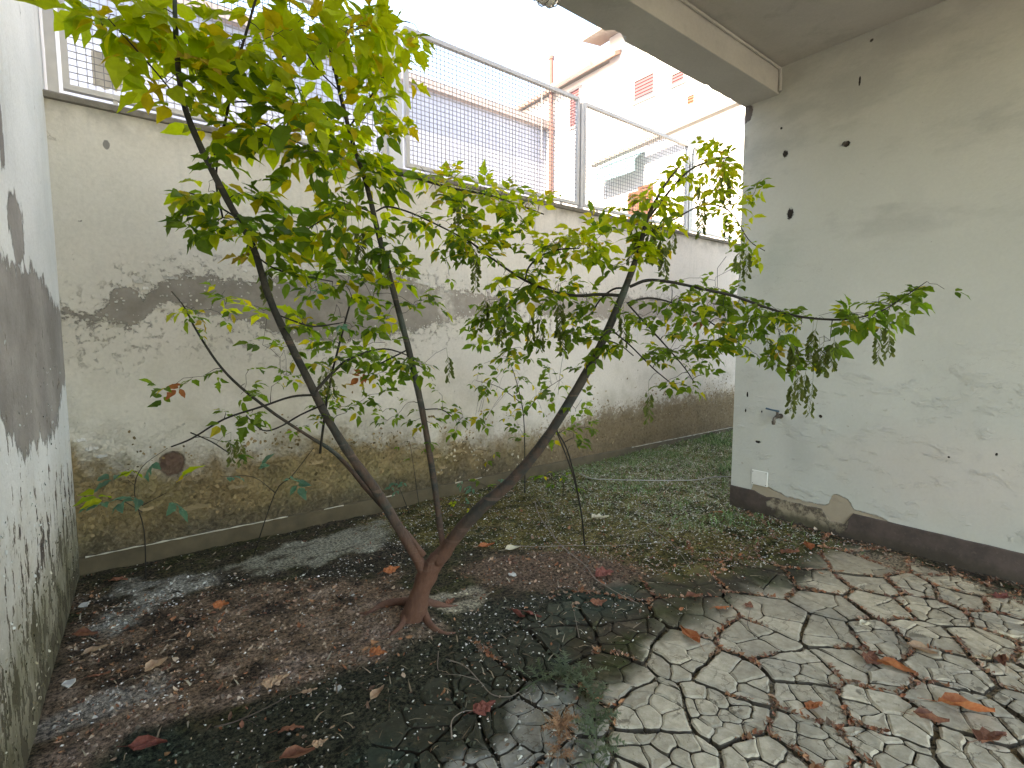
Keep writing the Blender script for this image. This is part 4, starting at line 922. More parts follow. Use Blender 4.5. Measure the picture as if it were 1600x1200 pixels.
# foliage masses: px, py, half width, half height, distance, leaves, leaflet length (m), share of backlit yellow green
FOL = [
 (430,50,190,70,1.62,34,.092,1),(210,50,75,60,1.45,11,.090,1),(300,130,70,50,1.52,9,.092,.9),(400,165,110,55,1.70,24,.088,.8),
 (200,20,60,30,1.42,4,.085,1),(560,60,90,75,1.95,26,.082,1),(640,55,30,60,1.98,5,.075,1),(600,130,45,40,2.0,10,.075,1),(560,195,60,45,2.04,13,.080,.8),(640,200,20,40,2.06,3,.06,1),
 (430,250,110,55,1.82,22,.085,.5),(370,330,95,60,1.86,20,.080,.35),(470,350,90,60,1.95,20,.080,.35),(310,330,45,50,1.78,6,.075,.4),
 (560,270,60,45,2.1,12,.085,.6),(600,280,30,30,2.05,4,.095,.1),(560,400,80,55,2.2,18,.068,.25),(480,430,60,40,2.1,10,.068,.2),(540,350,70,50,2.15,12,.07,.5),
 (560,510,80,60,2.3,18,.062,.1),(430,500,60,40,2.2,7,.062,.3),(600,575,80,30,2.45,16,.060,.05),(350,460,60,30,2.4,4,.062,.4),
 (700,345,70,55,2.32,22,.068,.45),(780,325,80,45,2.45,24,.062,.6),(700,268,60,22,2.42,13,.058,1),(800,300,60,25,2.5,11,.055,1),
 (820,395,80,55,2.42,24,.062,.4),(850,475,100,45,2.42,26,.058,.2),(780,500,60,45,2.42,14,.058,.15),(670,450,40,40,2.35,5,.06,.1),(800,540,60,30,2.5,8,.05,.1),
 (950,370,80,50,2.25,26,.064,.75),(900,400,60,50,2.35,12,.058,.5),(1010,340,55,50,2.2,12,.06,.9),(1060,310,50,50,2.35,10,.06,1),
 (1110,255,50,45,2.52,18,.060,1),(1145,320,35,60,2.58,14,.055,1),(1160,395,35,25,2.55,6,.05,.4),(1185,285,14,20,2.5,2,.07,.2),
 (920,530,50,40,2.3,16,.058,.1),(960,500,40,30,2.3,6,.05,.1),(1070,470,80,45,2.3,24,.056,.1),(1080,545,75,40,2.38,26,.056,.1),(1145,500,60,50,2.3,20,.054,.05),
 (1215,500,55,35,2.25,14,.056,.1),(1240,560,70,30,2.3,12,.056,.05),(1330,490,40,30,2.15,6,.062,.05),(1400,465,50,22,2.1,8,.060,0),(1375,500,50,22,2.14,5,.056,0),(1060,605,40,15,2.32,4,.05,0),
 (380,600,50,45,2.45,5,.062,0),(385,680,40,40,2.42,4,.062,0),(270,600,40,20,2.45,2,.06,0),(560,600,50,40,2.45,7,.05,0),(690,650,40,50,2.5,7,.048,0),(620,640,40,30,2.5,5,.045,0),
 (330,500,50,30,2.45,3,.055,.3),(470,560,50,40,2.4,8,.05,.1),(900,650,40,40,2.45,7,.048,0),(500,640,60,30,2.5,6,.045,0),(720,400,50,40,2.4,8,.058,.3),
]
leaves = []; fr = random.Random(33)
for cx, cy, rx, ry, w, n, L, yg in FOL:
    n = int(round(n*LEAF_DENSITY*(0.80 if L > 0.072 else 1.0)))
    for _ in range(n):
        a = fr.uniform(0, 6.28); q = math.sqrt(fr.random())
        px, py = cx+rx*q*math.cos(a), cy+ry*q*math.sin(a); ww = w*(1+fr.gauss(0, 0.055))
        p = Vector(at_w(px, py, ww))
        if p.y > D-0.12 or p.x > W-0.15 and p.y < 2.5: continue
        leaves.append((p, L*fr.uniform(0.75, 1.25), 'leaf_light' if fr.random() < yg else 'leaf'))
# scattered leaf tips and special leaves seen in the photograph: (px, py, w, length, material)
SP = [(1490,457,2.08,.05,'leaf'),(1465,452,2.07,.05,'leaf'),(1435,445,2.08,.055,'leaf'),(165,25,1.4,.10,'leaf_light'),(310,80,1.5,.10,'leaf_yellow'),(560,590,2.42,.055,'leaf_dry'),(540,600,2.42,.05,'leaf_yellow'),(378,398,1.9,.07,'leaf_yellow'),(322,490,2.4,.05,'leaf_yellow'),
 (278,605,2.45,.06,'leaf_dry'),(1312,503,2.13,.045,'leaf_yellow'),(1225,555,2.25,.045,'leaf_yellow'),(1138,505,2.3,.045,'leaf_yellow'),(1088,510,2.3,.045,'leaf_dry'),(698,245,2.42,.045,'leaf_yellow'),
 (910,575,2.38,.05,'leaf_yellow'),(535,398,2.1,.05,'leaf_yellow'),(1000,302,2.2,.06,'leaf_yellow'),(475,175,1.8,.08,'leaf_yellow'),(1120,262,2.5,.06,'leaf_yellow'),(550,32,1.95,.08,'leaf_yellow'),(500,50,1.9,.07,'leaf_dry'),
 (497,462,2.15,.045,'leaf_teal'),(535,505,2.2,.045,'leaf_teal'),(600,490,2.25,.10,'leaf_light'),(570,470,2.2,.08,'leaf_light'),(620,500,2.25,.07,'leaf_light')]
for px, py, w, L, mt in SP: leaves.append((Vector(at_w(px, py, w)), L, mt))

tw = MB()
NP = np.array([tuple(p) for p, _ in NODES]); NR = np.array([q for _, q in NODES]); orderkey = []
for p, L, mt in leaves: orderkey.append(float(np.min(np.linalg.norm(NP-np.array(p), axis=1))))
placed = []; NB = np.zeros((60000, 3)); RB = np.zeros(60000); nb = len(NP); NB[:nb] = NP; RB[:nb] = NR; NP = NB[:nb]; NR = RB[:nb]
for idx in sorted(range(len(leaves)), key=lambda i: orderkey[i]):
    p, L, mt = leaves[idx]; d = np.linalg.norm(NP-np.array(p), axis=1) + np.where(NP[:, 2] < 0.5, 9, 0); k = int(np.argmin(d)); a = Vector(NP[k]); dist = float(d[k])
    reach = L*0.9
    if dist > reach*1.3:                                         # grow a thin bowed shoot towards the leaf
        dirv = (p-a).normalized(); e = p - dirv*reach; L2 = (e-a).length; sag = Vector((fr.uniform(-.1, .1), fr.uniform(-.1, .1), 0.12))*L2
        steps = max(2, int(L2/0.05)); pts = [a + (e-a)*(s_/steps) + sag*(4*(s_/steps)*(1-s_/steps)) for s_ in range(steps+1)]
        r0 = min(float(NR[k])*0.7, 0.0022); tw.tube(pts, [r0*(1-s_/steps)+0.0010*(s_/steps) for s_ in range(steps+1)], 4, False)
        m_ = len(pts)-1; NB[nb:nb+m_] = [tuple(q) for q in pts[1:]]; RB[nb:nb+m_] = 0.0014; nb += m_; NP = NB[:nb]; NR = RB[:nb]; root = pts[-1]; out = dirv
    else:
        root = a; out = (p-a) if (p-a).length > 0.01 else Vector((fr.uniform(-1, 1), fr.uniform(-1, 1), 0))
        out = out.normalized()
    placed.append((root, out, L, mt))
def leaf_matrix(root, out, L, r, spread=0.55):
    o = Vector((out.x, out.y, out.z*0.6)) + Vector((r.gauss(0, spread), r.gauss(0, spread), r.gauss(-0.12, spread*0.5)))
    x_ = o.normalized(); up_ = Vector((r.gauss(0, 0.40), r.gauss(0, 0.40), 1)).normalized(); y_ = up_.cross(x_).normalized(); z_ = x_.cross(y_)
    m4 = Matrix((x_, y_, z_)).transposed().to_4x4(); return Matrix.Translation(root) @ m4 @ Matrix.Diagonal((L, L, L, 1))
def show(p, L):
    v = np.array(p)-CC; w = v@FWD; px = 800+FOC*(v@RGT)/w; py = 600-FOC*(v@UP)/w
    return L/w if (-20 < px < 1620 and -20 < py < 1220) else 0
placed.sort(key=lambda t: -show(t[0], t[2]))
tw.obj('twigs', M['twig'], tree, True)['kind'] = 'stuff'
vm = {}
def variant(k, mt):
    if (k, mt) not in vm:
        me = VAR[k].mesh('leaf'); me.materials.append(M[mt]); vm[(k, mt)] = me
    return vm[(k, mt)]
restl = {}; inv = Matrix.Translation(-tree.location)
for i, (root, out, L, mt) in enumerate(placed):
    m4 = leaf_matrix(root, out, L, fr); k = fr.randrange(len(VAR))
    if i < 300:
        o = bpy.data.objects.new('leaf', variant(k, mt)); COL.objects.link(o); o.parent = tree; o.matrix_parent_inverse = inv; o.matrix_basis = m4
    else:
        mb = restl.setdefault(mt, MB()); base = len(mb.v); mb.v += [tuple(m4 @ Vector(v)) for v in VAR[k].v]; mb.f += [tuple(q+base for q in f) for f in VAR[k].f]
for mt, mb in restl.items():
    o = mb.obj('foliage', M[mt], tree); o['kind'] = 'stuff'

# hanging bunches of winged seeds
SAM = [(600,405,2.2),(425,425,1.95),(722,312,2.4),(735,398,2.4),(560,365,2.15),(780,495,2.4),(870,470,2.38),(835,505,2.4),(1015,350,2.22),(1040,380,2.2),(1275,515,2.2),(1250,540,2.22),(1290,545,2.18),(1270,590,2.2),(1243,595,2.2),(1378,515,2.12),
 (1168,395,2.52),(1125,275,2.5),(512,585,2.4),(370,695,2.42),(1218,540,2.25),(760,480,2.42),(890,500,2.36),(1060,350,2.3),(1100,300,2.4),(1020,620,2.3),(540,350,2.1),(800,470,2.42),(985,360,2.24),(1145,340,2.56),(1205,525,2.25),(1310,540,2.15),(700,560,2.5),(1100,345,2.4),(580,400,2.2),(880,520,2.36),(965,500,2.3)]
def samara_mesh(r):
    mb = MB(); n = r.randint(12, 18); L = r.uniform(0.13, 0.20)
    mb.tube([(0, 0, 0), (0.004, 0.002, -L*0.5), (0.0, 0.0, -L)], 0.0008, 3, False)
    for k in range(n):
        z = -L*(0.25+0.75*k/n); a = r.uniform(0, 6.28); d = Vector((math.cos(a), math.sin(a), 0))
        j = Vector((0, 0, z))+d*0.012
        mb.tube([(0, 0, z), tuple(j-Vector((0, 0, 0.008)))], 0.0005, 3, False); j = j-Vector((0, 0, 0.008))
        t = d.cross(Vector((0, 0, 1)))
        for s_ in (-1, 1):
            wl_ = r.uniform(0.026, 0.038); e = j + t*s_*wl_*0.52 - Vector((0, 0, wl_*0.85)); s2 = d*0.0045 + t*s_*0.004
            b_ = j+(e-j)*0.3; c_ = j+(e-j)*0.75
            mb.add([j, b_-s2*0.7, b_+s2*0.7, c_-s2*1.2, c_+s2*1.2, e], [(0,1,2), (1,3,4,2), (3,5,4)])
    return mb.mesh('samara_cluster')
sms = [samara_mesh(lr) for _ in range(6)]
for me in sms: me.materials.append(M['samara'])
tw2 = MB()
for i, (px, py, w) in enumerate(SAM):
    for _ in range(2 if i < 20 else 1):
        p = Vector(at_w(px+fr.uniform(-10, 10), py-22+fr.uniform(-8, 8), w*(1+fr.gauss(0, 0.02))))
        d = np.linalg.norm(NP-np.array(p), axis=1); a = Vector(NP[int(np.argmin(d))])
        tw2.tube([a, a*0.5+p*0.5+Vector((0, 0, 0.01)), p], 0.0009, 3, False)
        o = bpy.data.objects.new('seed_cluster', sms[fr.randrange(6)]); COL.objects.link(o); o.parent = tree; o.matrix_parent_inverse = inv
        o.matrix_basis = Matrix.Translation(p) @ Matrix.Rotation(fr.uniform(0, 6.28), 4, 'Z') @ Matrix.Rotation(fr.uniform(-0.15, 0.15), 4, 'X')
tw2.obj('stalks', M['twig'], tree)['kind'] = 'stuff'

# ---------------------------------------------------------------- saplings and seedlings
def sapling(name, label, cat, stems, spots, L, mats, n, group=None, spread=0.5):
    base = stems[0][0]; g0 = ground_z(base[0], base[1])
    t = empty(name, (base[0], base[1], g0), label, cat, group); inv_ = Matrix.Translation(-t.location); nodes = []
    for s_ in stems:
        rows = spline([np.array(p) for p in s_], 4); pts = [Vector(r[:3]) for r in rows]
        mb = MB(); mb.tube(pts, [r[3] for r in rows], 5); mb.obj('stem', M['twig'], t, True); nodes += pts[len(pts)//3:]
    leafs = []
    for p in spots: leafs.append(p)
    tm = MB()
    for k, p in enumerate(leafs):
        a = min(nodes, key=lambda q: (q-p).length); dv = (p-a); e = a
        if dv.length > L*0.9:
            e = p-dv.normalized()*L*0.8; tm.tube([a, a*0.5+e*0.5+Vector((0, 0, 0.02)), e], 0.0012, 4, False)
        o = bpy.data.objects.new('leaf', variant(fr.randrange(len(VAR)), mats[k % len(mats)])); COL.objects.link(o); o.parent = t; o.matrix_parent_inverse = inv_
        o.matrix_basis = leaf_matrix(e, dv.normalized() if dv.length > 1e-3 else Vector((1, 0, 0)), L*fr.uniform(0.7, 1.2), fr, spread)
    if tm.v: tm.obj('twigs', M['twig'], t)['kind'] = 'stuff'
    return t
def gpt(px, py, r):
    p = at_z(px, py); return (p[0], p[1], ground_z(p[0], p[1])-0.01, r)
def wpt(px, py, w, r): p = at_w(px, py, w); return (p[0], p[1], p[2], r)
def cloud(cx, cy, rx, ry, w, n, dw=0.05):
    o = []
    for _ in range(n):
        a = fr.uniform(0, 6.28); q = math.sqrt(fr.random()); p = Vector(at_w(cx+rx*q*math.cos(a), cy+ry*q*math.sin(a), w*(1+fr.gauss(0, dw))))
        if p.y < D-0.1: o.append(p)
    return o
b0 = gpt(820, 772, .007); w0 = float((np.array(b0[:3])-CC)@FWD)
sapling('sapling', 'thin leafy sapling standing between the two right stems, in front of the back wall', 'sapling',
 [[b0, wpt(820,720,w0*0.97,.006), wpt(818,650,w0*0.93,.005), wpt(808,600,w0*0.9,.004), wpt(795,560,w0*0.88,.002)], [wpt(818,650,w0*0.93,.004), wpt(845,615,w0*0.9,.003), wpt(880,590,w0*0.88,.002)], [wpt(815,630,w0*0.93,.004), wpt(780,605,w0*0.92,.003), wpt(745,595,w0*0.92,.002)]],
 cloud(810,595,85,45,w0*0.9,44)+cloud(800,660,60,25,w0*0.93,12), .085, ['leaf'], 0)
b1 = gpt(914, 853, .006)
sapling('sapling', 'bare dark shoot leaning under the right stem with a few low leaves', 'sapling', [[b1, wpt(908,800,3.3,.0055), wpt(896,745,2.95,.005), wpt(880,700,2.7,.004), wpt(868,672,2.56,.003)]], cloud(885,680,30,20,2.7,4), .05, ['leaf'], 0)
b2 = gpt(655, 752, .006); w2 = 3.9
for lab, (px, py), clx, n, mats, L in (
 ('low seedling with bluish green leaves right behind the fork of the tree', (775,800), (760,760,45,22), 9, ['leaf_teal', 'leaf'], .06),
 ('leafy weed low against the stained wall right of the middle stem', (735,760), (730,705,50,25), 12, ['leaf'], .08),
 ('leafy weed in the litter below the two right stems', (880,775), (880,745,40,20), 8, ['leaf'], .07),
 ('small seedling left of the trunk with bluish leaves above the litter', (640,800), (615,745,28,22), 5, ['leaf_teal'], .06),
 ('low seedling with pale leaf just above the trunk fork', (738,815), (735,790,28,14), 4, ['leaf_light', 'leaf_teal'], .04),
 ('leafy weed at the foot of the wall under the middle stem', (655,790), (640,690,30,30), 6, ['leaf'], .055),
 ):
    b = gpt(px, py, .004); wb_ = float((np.array(b[:3])-CC)@FWD); t_ = at_w(clx[0], clx[1], wb_*0.97)
    sapling('seedling', lab, 'seedling', [[b, ((b[0]+t_[0])/2, (b[1]+t_[1])/2, (b[2]+t_[2])/2+0.02, .003), (t_[0], t_[1], t_[2], .0015)]], cloud(*clx, wb_*0.97, n, 0.03), L, mats, 0)
# wispy shoots in the left corner, in front of the stained wall
b = gpt(395, 870, .004); wb_ = float((np.array(b[:3])-CC)@FWD)
sapling('seedling', 'spindly seedling with pale bluish green leaves before the stained wall, left of the tree', 'seedling',
 [[b, wpt(430,770,wb_*0.97,.0035), wpt(455,745,wb_*0.96,.003), wpt(490,700,wb_*0.95,.002)], [wpt(430,770,wb_*0.97,.003), wpt(395,745,wb_*0.95,.002), wpt(345,745,wb_*0.93,.0015)]],
 [Vector(at_w(*q)) for q in ((345,745,wb_*.93),(395,737,wb_*.95),(440,748,wb_*.95),(470,760,wb_*.95))], .10, ['leaf_teal'], 0)
b = gpt(228, 905, .004); wb_ = float((np.array(b[:3])-CC)@FWD)
sapling('seedling', 'spindly seedling with pale leaves in the left corner by the round hole in the wall', 'seedling',
 [[b, wpt(225,830,wb_*0.96,.0035), wpt(210,770,wb_*0.93,.003), wpt(222,730,wb_*0.92,.002), wpt(262,700,wb_*0.92,.0015)], [wpt(222,800,wb_*0.94,.003), wpt(190,782,wb_*0.9,.002), wpt(170,782,wb_*0.88,.0015)], [wpt(222,790,wb_*0.94,.003), wpt(260,770,wb_*0.95,.0015)]],
 [Vector(at_w(*q)) for q in ((150,790,wb_*.87),(160,775,wb_*.88),(200,775,wb_*.9),(165,745,wb_*.92),(205,738,wb_*.92),(235,768,wb_*.94),(270,780,wb_*.95),(262,765,wb_*.95),(250,708,wb_*.92))], .11, ['leaf_teal', 'leaf_light', 'leaf_teal'], 0)
# ---------------------------------------------------------------- litter on the ground
sr = random.Random(77)
def surf(x, y):
    z = ground_z(x, y)
    if float(plate_zone(np.array([x]), np.array([y]))[0]) > 0.0: z = max(z, 0.006)
    return z
N = 80000
U = rng.uniform(-0.25, 5.6, N); V = rng.uniform(0.25, 4.14, N)
ok = (U > -0.23-0.0472*(4.176-V)+0.01) & ~((U > W-0.02) & (V < 2.36)); U, V = U[ok], V[ok]
HZ = ground_height(U, V); PZ = plate_zone(U, V); HZ = np.where(PZ > 0, np.maximum(HZ, 0.006), HZ)
zs = {k: zv(k, U, V) for k in ZN}; nn = fbm(U, V, 6, 4, 55); n8 = fbm(U, V, 2.2, 3, 66); R_ = rng.random(len(U))
dist = np.hypot(U, V)
# pale grit
grit = MB()
d = 0.05 + 0.55*zs['black']*(nn > 0.42) + 0.16*zs['black2']*(nn > 0.5) + 0.14*zs['brown']*(nn > 0.5) + 0.30*zs['olive'] + 0.2*np.exp(-((U-1.35)**2+(V-2.15)**2)/0.05) + 0.45*zs['slab_b']*(nn > .5)
d = d*(1-zs['clay'])*(1-0.8*zs['slab_a'])
idx = np.nonzero(R_ < d*0.75)[0]
for i in idx:
    x, y, z = float(U[i]), float(V[i]), float(HZ[i]); s = 0.0030+0.006*sr.random()**2.5*(1.0 + (sr.random() > 0.97)*1.2); a = sr.uniform(0, 6.28)
    u = Vector((math.cos(a), math.sin(a), sr.uniform(-.3, .3)))*s; v = Vector((-math.sin(a), math.cos(a), sr.uniform(-.3, .3)))*s*sr.uniform(0.5, 0.9); p = Vector((x, y, z+0.002))
    g_ = sr.choice([0.7, 0.55, 0.4, 0.78]); grit.add([p-u, p-v*0.9, p+u*0.9, p+v, p+Vector((0, 0, s*0.5))], [(0,1,4), (1,2,4), (2,3,4), (3,0,4)], (g_, g_*0.97, g_*0.9))
M['grit'] = mat_attr('pale_grit', 0.8, 0.3); o = grit.obj('grit', M['grit'], None); tag(o, 'pale chips of plaster and grit strewn over the dark soil', 'grit', kind='stuff')
# crumbs of soil give the dark ground its grain
clod = MB(); gcol = ground_colour(U, V); d = 0.35*(1-zs['clay'])*(1-0.7*zs['slab_a'])*(0.4+zs['brown']+zs['black']+0.5*zs['black2']+zs['sand']*0.6)
for i in np.nonzero(rng.random(len(U)) < d*0.8)[0]:
    s = 0.003+0.014*sr.random()**3; a = sr.uniform(0, 6.28); p = Vector((U[i], V[i], HZ[i])); q = [p+Vector((math.cos(a+k*2.09)*s, math.sin(a+k*2.09)*s*sr.uniform(.5, 1), -0.001)) for k in range(3)]
    c = gcol[i]*sr.choice([0.6, 1.0, 1.5, 2.0]); clod.add(q+[p+Vector((sr.uniform(-s, s)*.4, sr.uniform(-s, s)*.4, s*sr.uniform(0.4, 0.9)))], [(0,1,3), (1,2,3), (2,0,3)], c)
M['clod'] = mat_attr('soil_crumbs', 0.95, 0.4); clod.obj('soil_crumbs', M['clod'], ground)['kind'] = 'stuff'
# leaf crumbs and small dry leaves
crumbs = MB()
def curled(mb, p, L, col, r, simple=True):
    a = r.uniform(0, 6.28); M4 = Matrix.Translation(p) @ Matrix.Rotation(a, 4, 'Z') @ Matrix.Rotation(r.gauss(0, 0.45), 4, 'X') @ Matrix.Rotation(r.gauss(0, 0.35), 4, 'Y')
    w = L*r.uniform(0.25, 0.55); k = r.uniform(-0.1, 0.5)*L
    pts = [(-L/2, 0, k*0.7), (-L*0.15, -w/2, k*0.3), (-L*0.1, 0, 0), (-L*0.15, w/2, k*0.3), (L*0.2, -w*0.4, k*0.25), (L*0.2, w*0.4, k*0.35), (L/2, 0, k)]
    mb.add([M4 @ Vector(q) for q in pts], [(0,1,2), (0,2,3), (1,4,6,2), (2,6,5,3)], col)
LC = [(0.30,0.12,0.06),(0.33,0.17,0.09),(0.22,0.10,0.065),(0.38,0.24,0.16),(0.20,0.14,0.10),(0.44,0.34,0.25),(0.13,0.075,0.05)]
d = 0.03 + 0.42*zs['brown']*(nn > 0.40) + 0.60*zs['red'] + 0.20*zs['olive']*(nn > .45) + 0.06*zs['black'] + 0.04*zs['black2'] + 0.30*zs['sand']*(nn > 0.5)
corner = np.clip(1-np.abs(W-U-0.10)/0.16, 0, 1)*(V < 2.3)*(V > 0.2); heap = np.exp(-(((U-3.25)/0.35)**2+((V-1.75)/0.12)**2))
d = (d*(1-zs['clay']*0.90)) + 1.3*corner*(nn > 0.36) + 1.3*heap
idx = np.nonzero(rng.random(len(U)) < d*0.62)[0]
for i in idx:
    dens_s = sr.uniform(0.008, 0.024) if sr.random() < 0.92 else sr.uniform(0.03, 0.05)
    curled(crumbs, Vector((U[i], V[i], HZ[i]+0.004)), dens_s, sr.choice(LC), sr)
# litter packed into the wide cracks between the large plates
cr_n = 0
for _ in range(60000):
    x, y = sr.uniform(1.3, 4.3), sr.uniform(0.3, 2.1)
    if mnoise.noise(Vector((x*2.3, y*2.3, 8)))*1.3 + 0.20*(x-2.0) + 0.12*(y-0.7) < -0.1: continue
    q = np.hypot(PR[:, 0]-x, PR[:, 1]-y); o2 = np.partition(q, 1); k0, k1 = np.argsort(q)[:2]
    e = (q[k1]**2-q[k0]**2)/(2*math.hypot(*(PR[k1]-PR[k0])))
    amt = mnoise.noise(Vector((x*2.3, y*2.3, 8)))*1.3 + 0.20*(x-2.0) + 0.12*(y-0.7)
    if e < 0.012 and amt > 0.22 - 0.22*(x > 2.3):
        X_, Y_ = warp(x, y); curled(crumbs, Vector((X_, Y_, 0.0+sr.uniform(0, 0.012))), sr.uniform(0.014, 0.040), sr.choice(LC[:5]), sr); cr_n += 1
    if cr_n > 2600: break
M['crumb'] = mat_attr('dry_leaf_litter', 0.8, 0.5); o = crumbs.obj('leaf_litter', M['crumb'], None); tag(o, 'reddish brown leaf litter and crumbs over the soil and in the cracks', 'leaf litter', kind='stuff')
# grass, straw and moss tufts
gr = MB()
def blade(mb, p, L, col, r, flat):
    a = r.uniform(0, 6.28); d_ = Vector((math.cos(a), math.sin(a), 0)); n_ = Vector((-math.sin(a), math.cos(a), 0))*r.uniform(0.0010, 0.0022)*(2 if L > .05 else 1)
    h1, h2 = (0.25, 0.3) if flat else (0.7, 0.8)
    p = Vector(p); q = p+d_*L*0.45+Vector((0, 0, L*h1*r.uniform(0.3, 1))); e = p+d_*L+Vector((0, 0, L*h2*r.uniform(0.0, 0.9)))
    mb.add([p-n_, p+n_, q+n_*0.9, q-n_*0.9, e], [(0,1,2,3), (3,2,4)], col)
n_b = 0; r2 = rng.random(len(U)); lush = fbm(U, V, 1.6, 3, 88)
UU = np.concatenate([U, rng.uniform(3.0, 9.0, 42000)]); VV = np.concatenate([V, rng.uniform(2.2, 4.13, 42000)])
keep = ~((UU > W-0.02) & (VV < 2.37)); UU, VV = UU[keep], VV[keep]
GZ = ground_height(UU, VV); ol = np.maximum(zv('olive', UU, VV), np.clip((UU-4.3)*2, 0, 1)); lush = fbm(UU, VV, 1.7, 3, 88); rr = rng.random(len(UU))
gdens = np.clip(0.12 + 1.1*np.clip((UU-3.2)/3, 0, 1) + 0.8*(lush-0.45), 0.03, 1.0)*ol
for i in np.nonzero(rr < gdens*0.8)[0]:
    far = float(np.clip((UU[i]-3)/4, 0, 1)); gq = sr.random()
    green = sr.random() < 0.30+0.45*max(0, float(lush[i]-0.45)*4)*far
    col = sr.choice([(0.14,0.21,0.07),(0.22,0.30,0.13),(0.10,0.15,0.04)]) if green else sr.choice([(0.40,0.37,0.25),(0.26,0.23,0.13),(0.17,0.15,0.06),(0.55,0.53,0.42),(0.46,0.46,0.38)])
    blade(gr, (UU[i], VV[i], GZ[i]), sr.uniform(0.02, 0.05)*(1+1.1*far), col, sr, not green)
for i in np.nonzero((rng.random(len(U)) < 0.028) & (zs['clay'] < 0.4))[0]:
    blade(gr, (U[i], V[i], HZ[i]+0.003), sr.uniform(0.02, 0.07), sr.choice([(0.24,0.19,0.13),(0.30,0.27,0.2),(0.12,0.09,0.06)]), sr, True)
# green tufts by the end of the right wall and along the base of the far wall
for cx, cy, n, s in ((1135,815,130,.05),(1000,770,90,.045),(975,765,70,.045),(1130,700,200,.09),(1105,690,160,.09),(1140,740,150,.08),(1170,818,70,.04),(1085,820,60,.035),(1060,790,60,.035)):
    c_ = at_z(cx, cy)
    for _ in range(n):
        x, y = c_[0]+sr.gauss(0, .13), c_[1]+sr.gauss(0, .10)
        if y > 4.12 or (x > W-0.03 and y < 2.38): continue
        blade(gr, (x, y, ground_z(x, y)), s*sr.uniform(0.6, 1.6), sr.choice([(0.12,0.22,0.07),(0.18,0.28,0.11),(0.08,0.15,0.05)]), sr, False)
M['grass'] = mat_attr('grass_and_straw', 0.7, 0.5); o = gr.obj('grass', M['grass'], None); tag(o, 'sparse grass, weeds and pale straw on the far part of the yard', 'grass', kind='stuff')

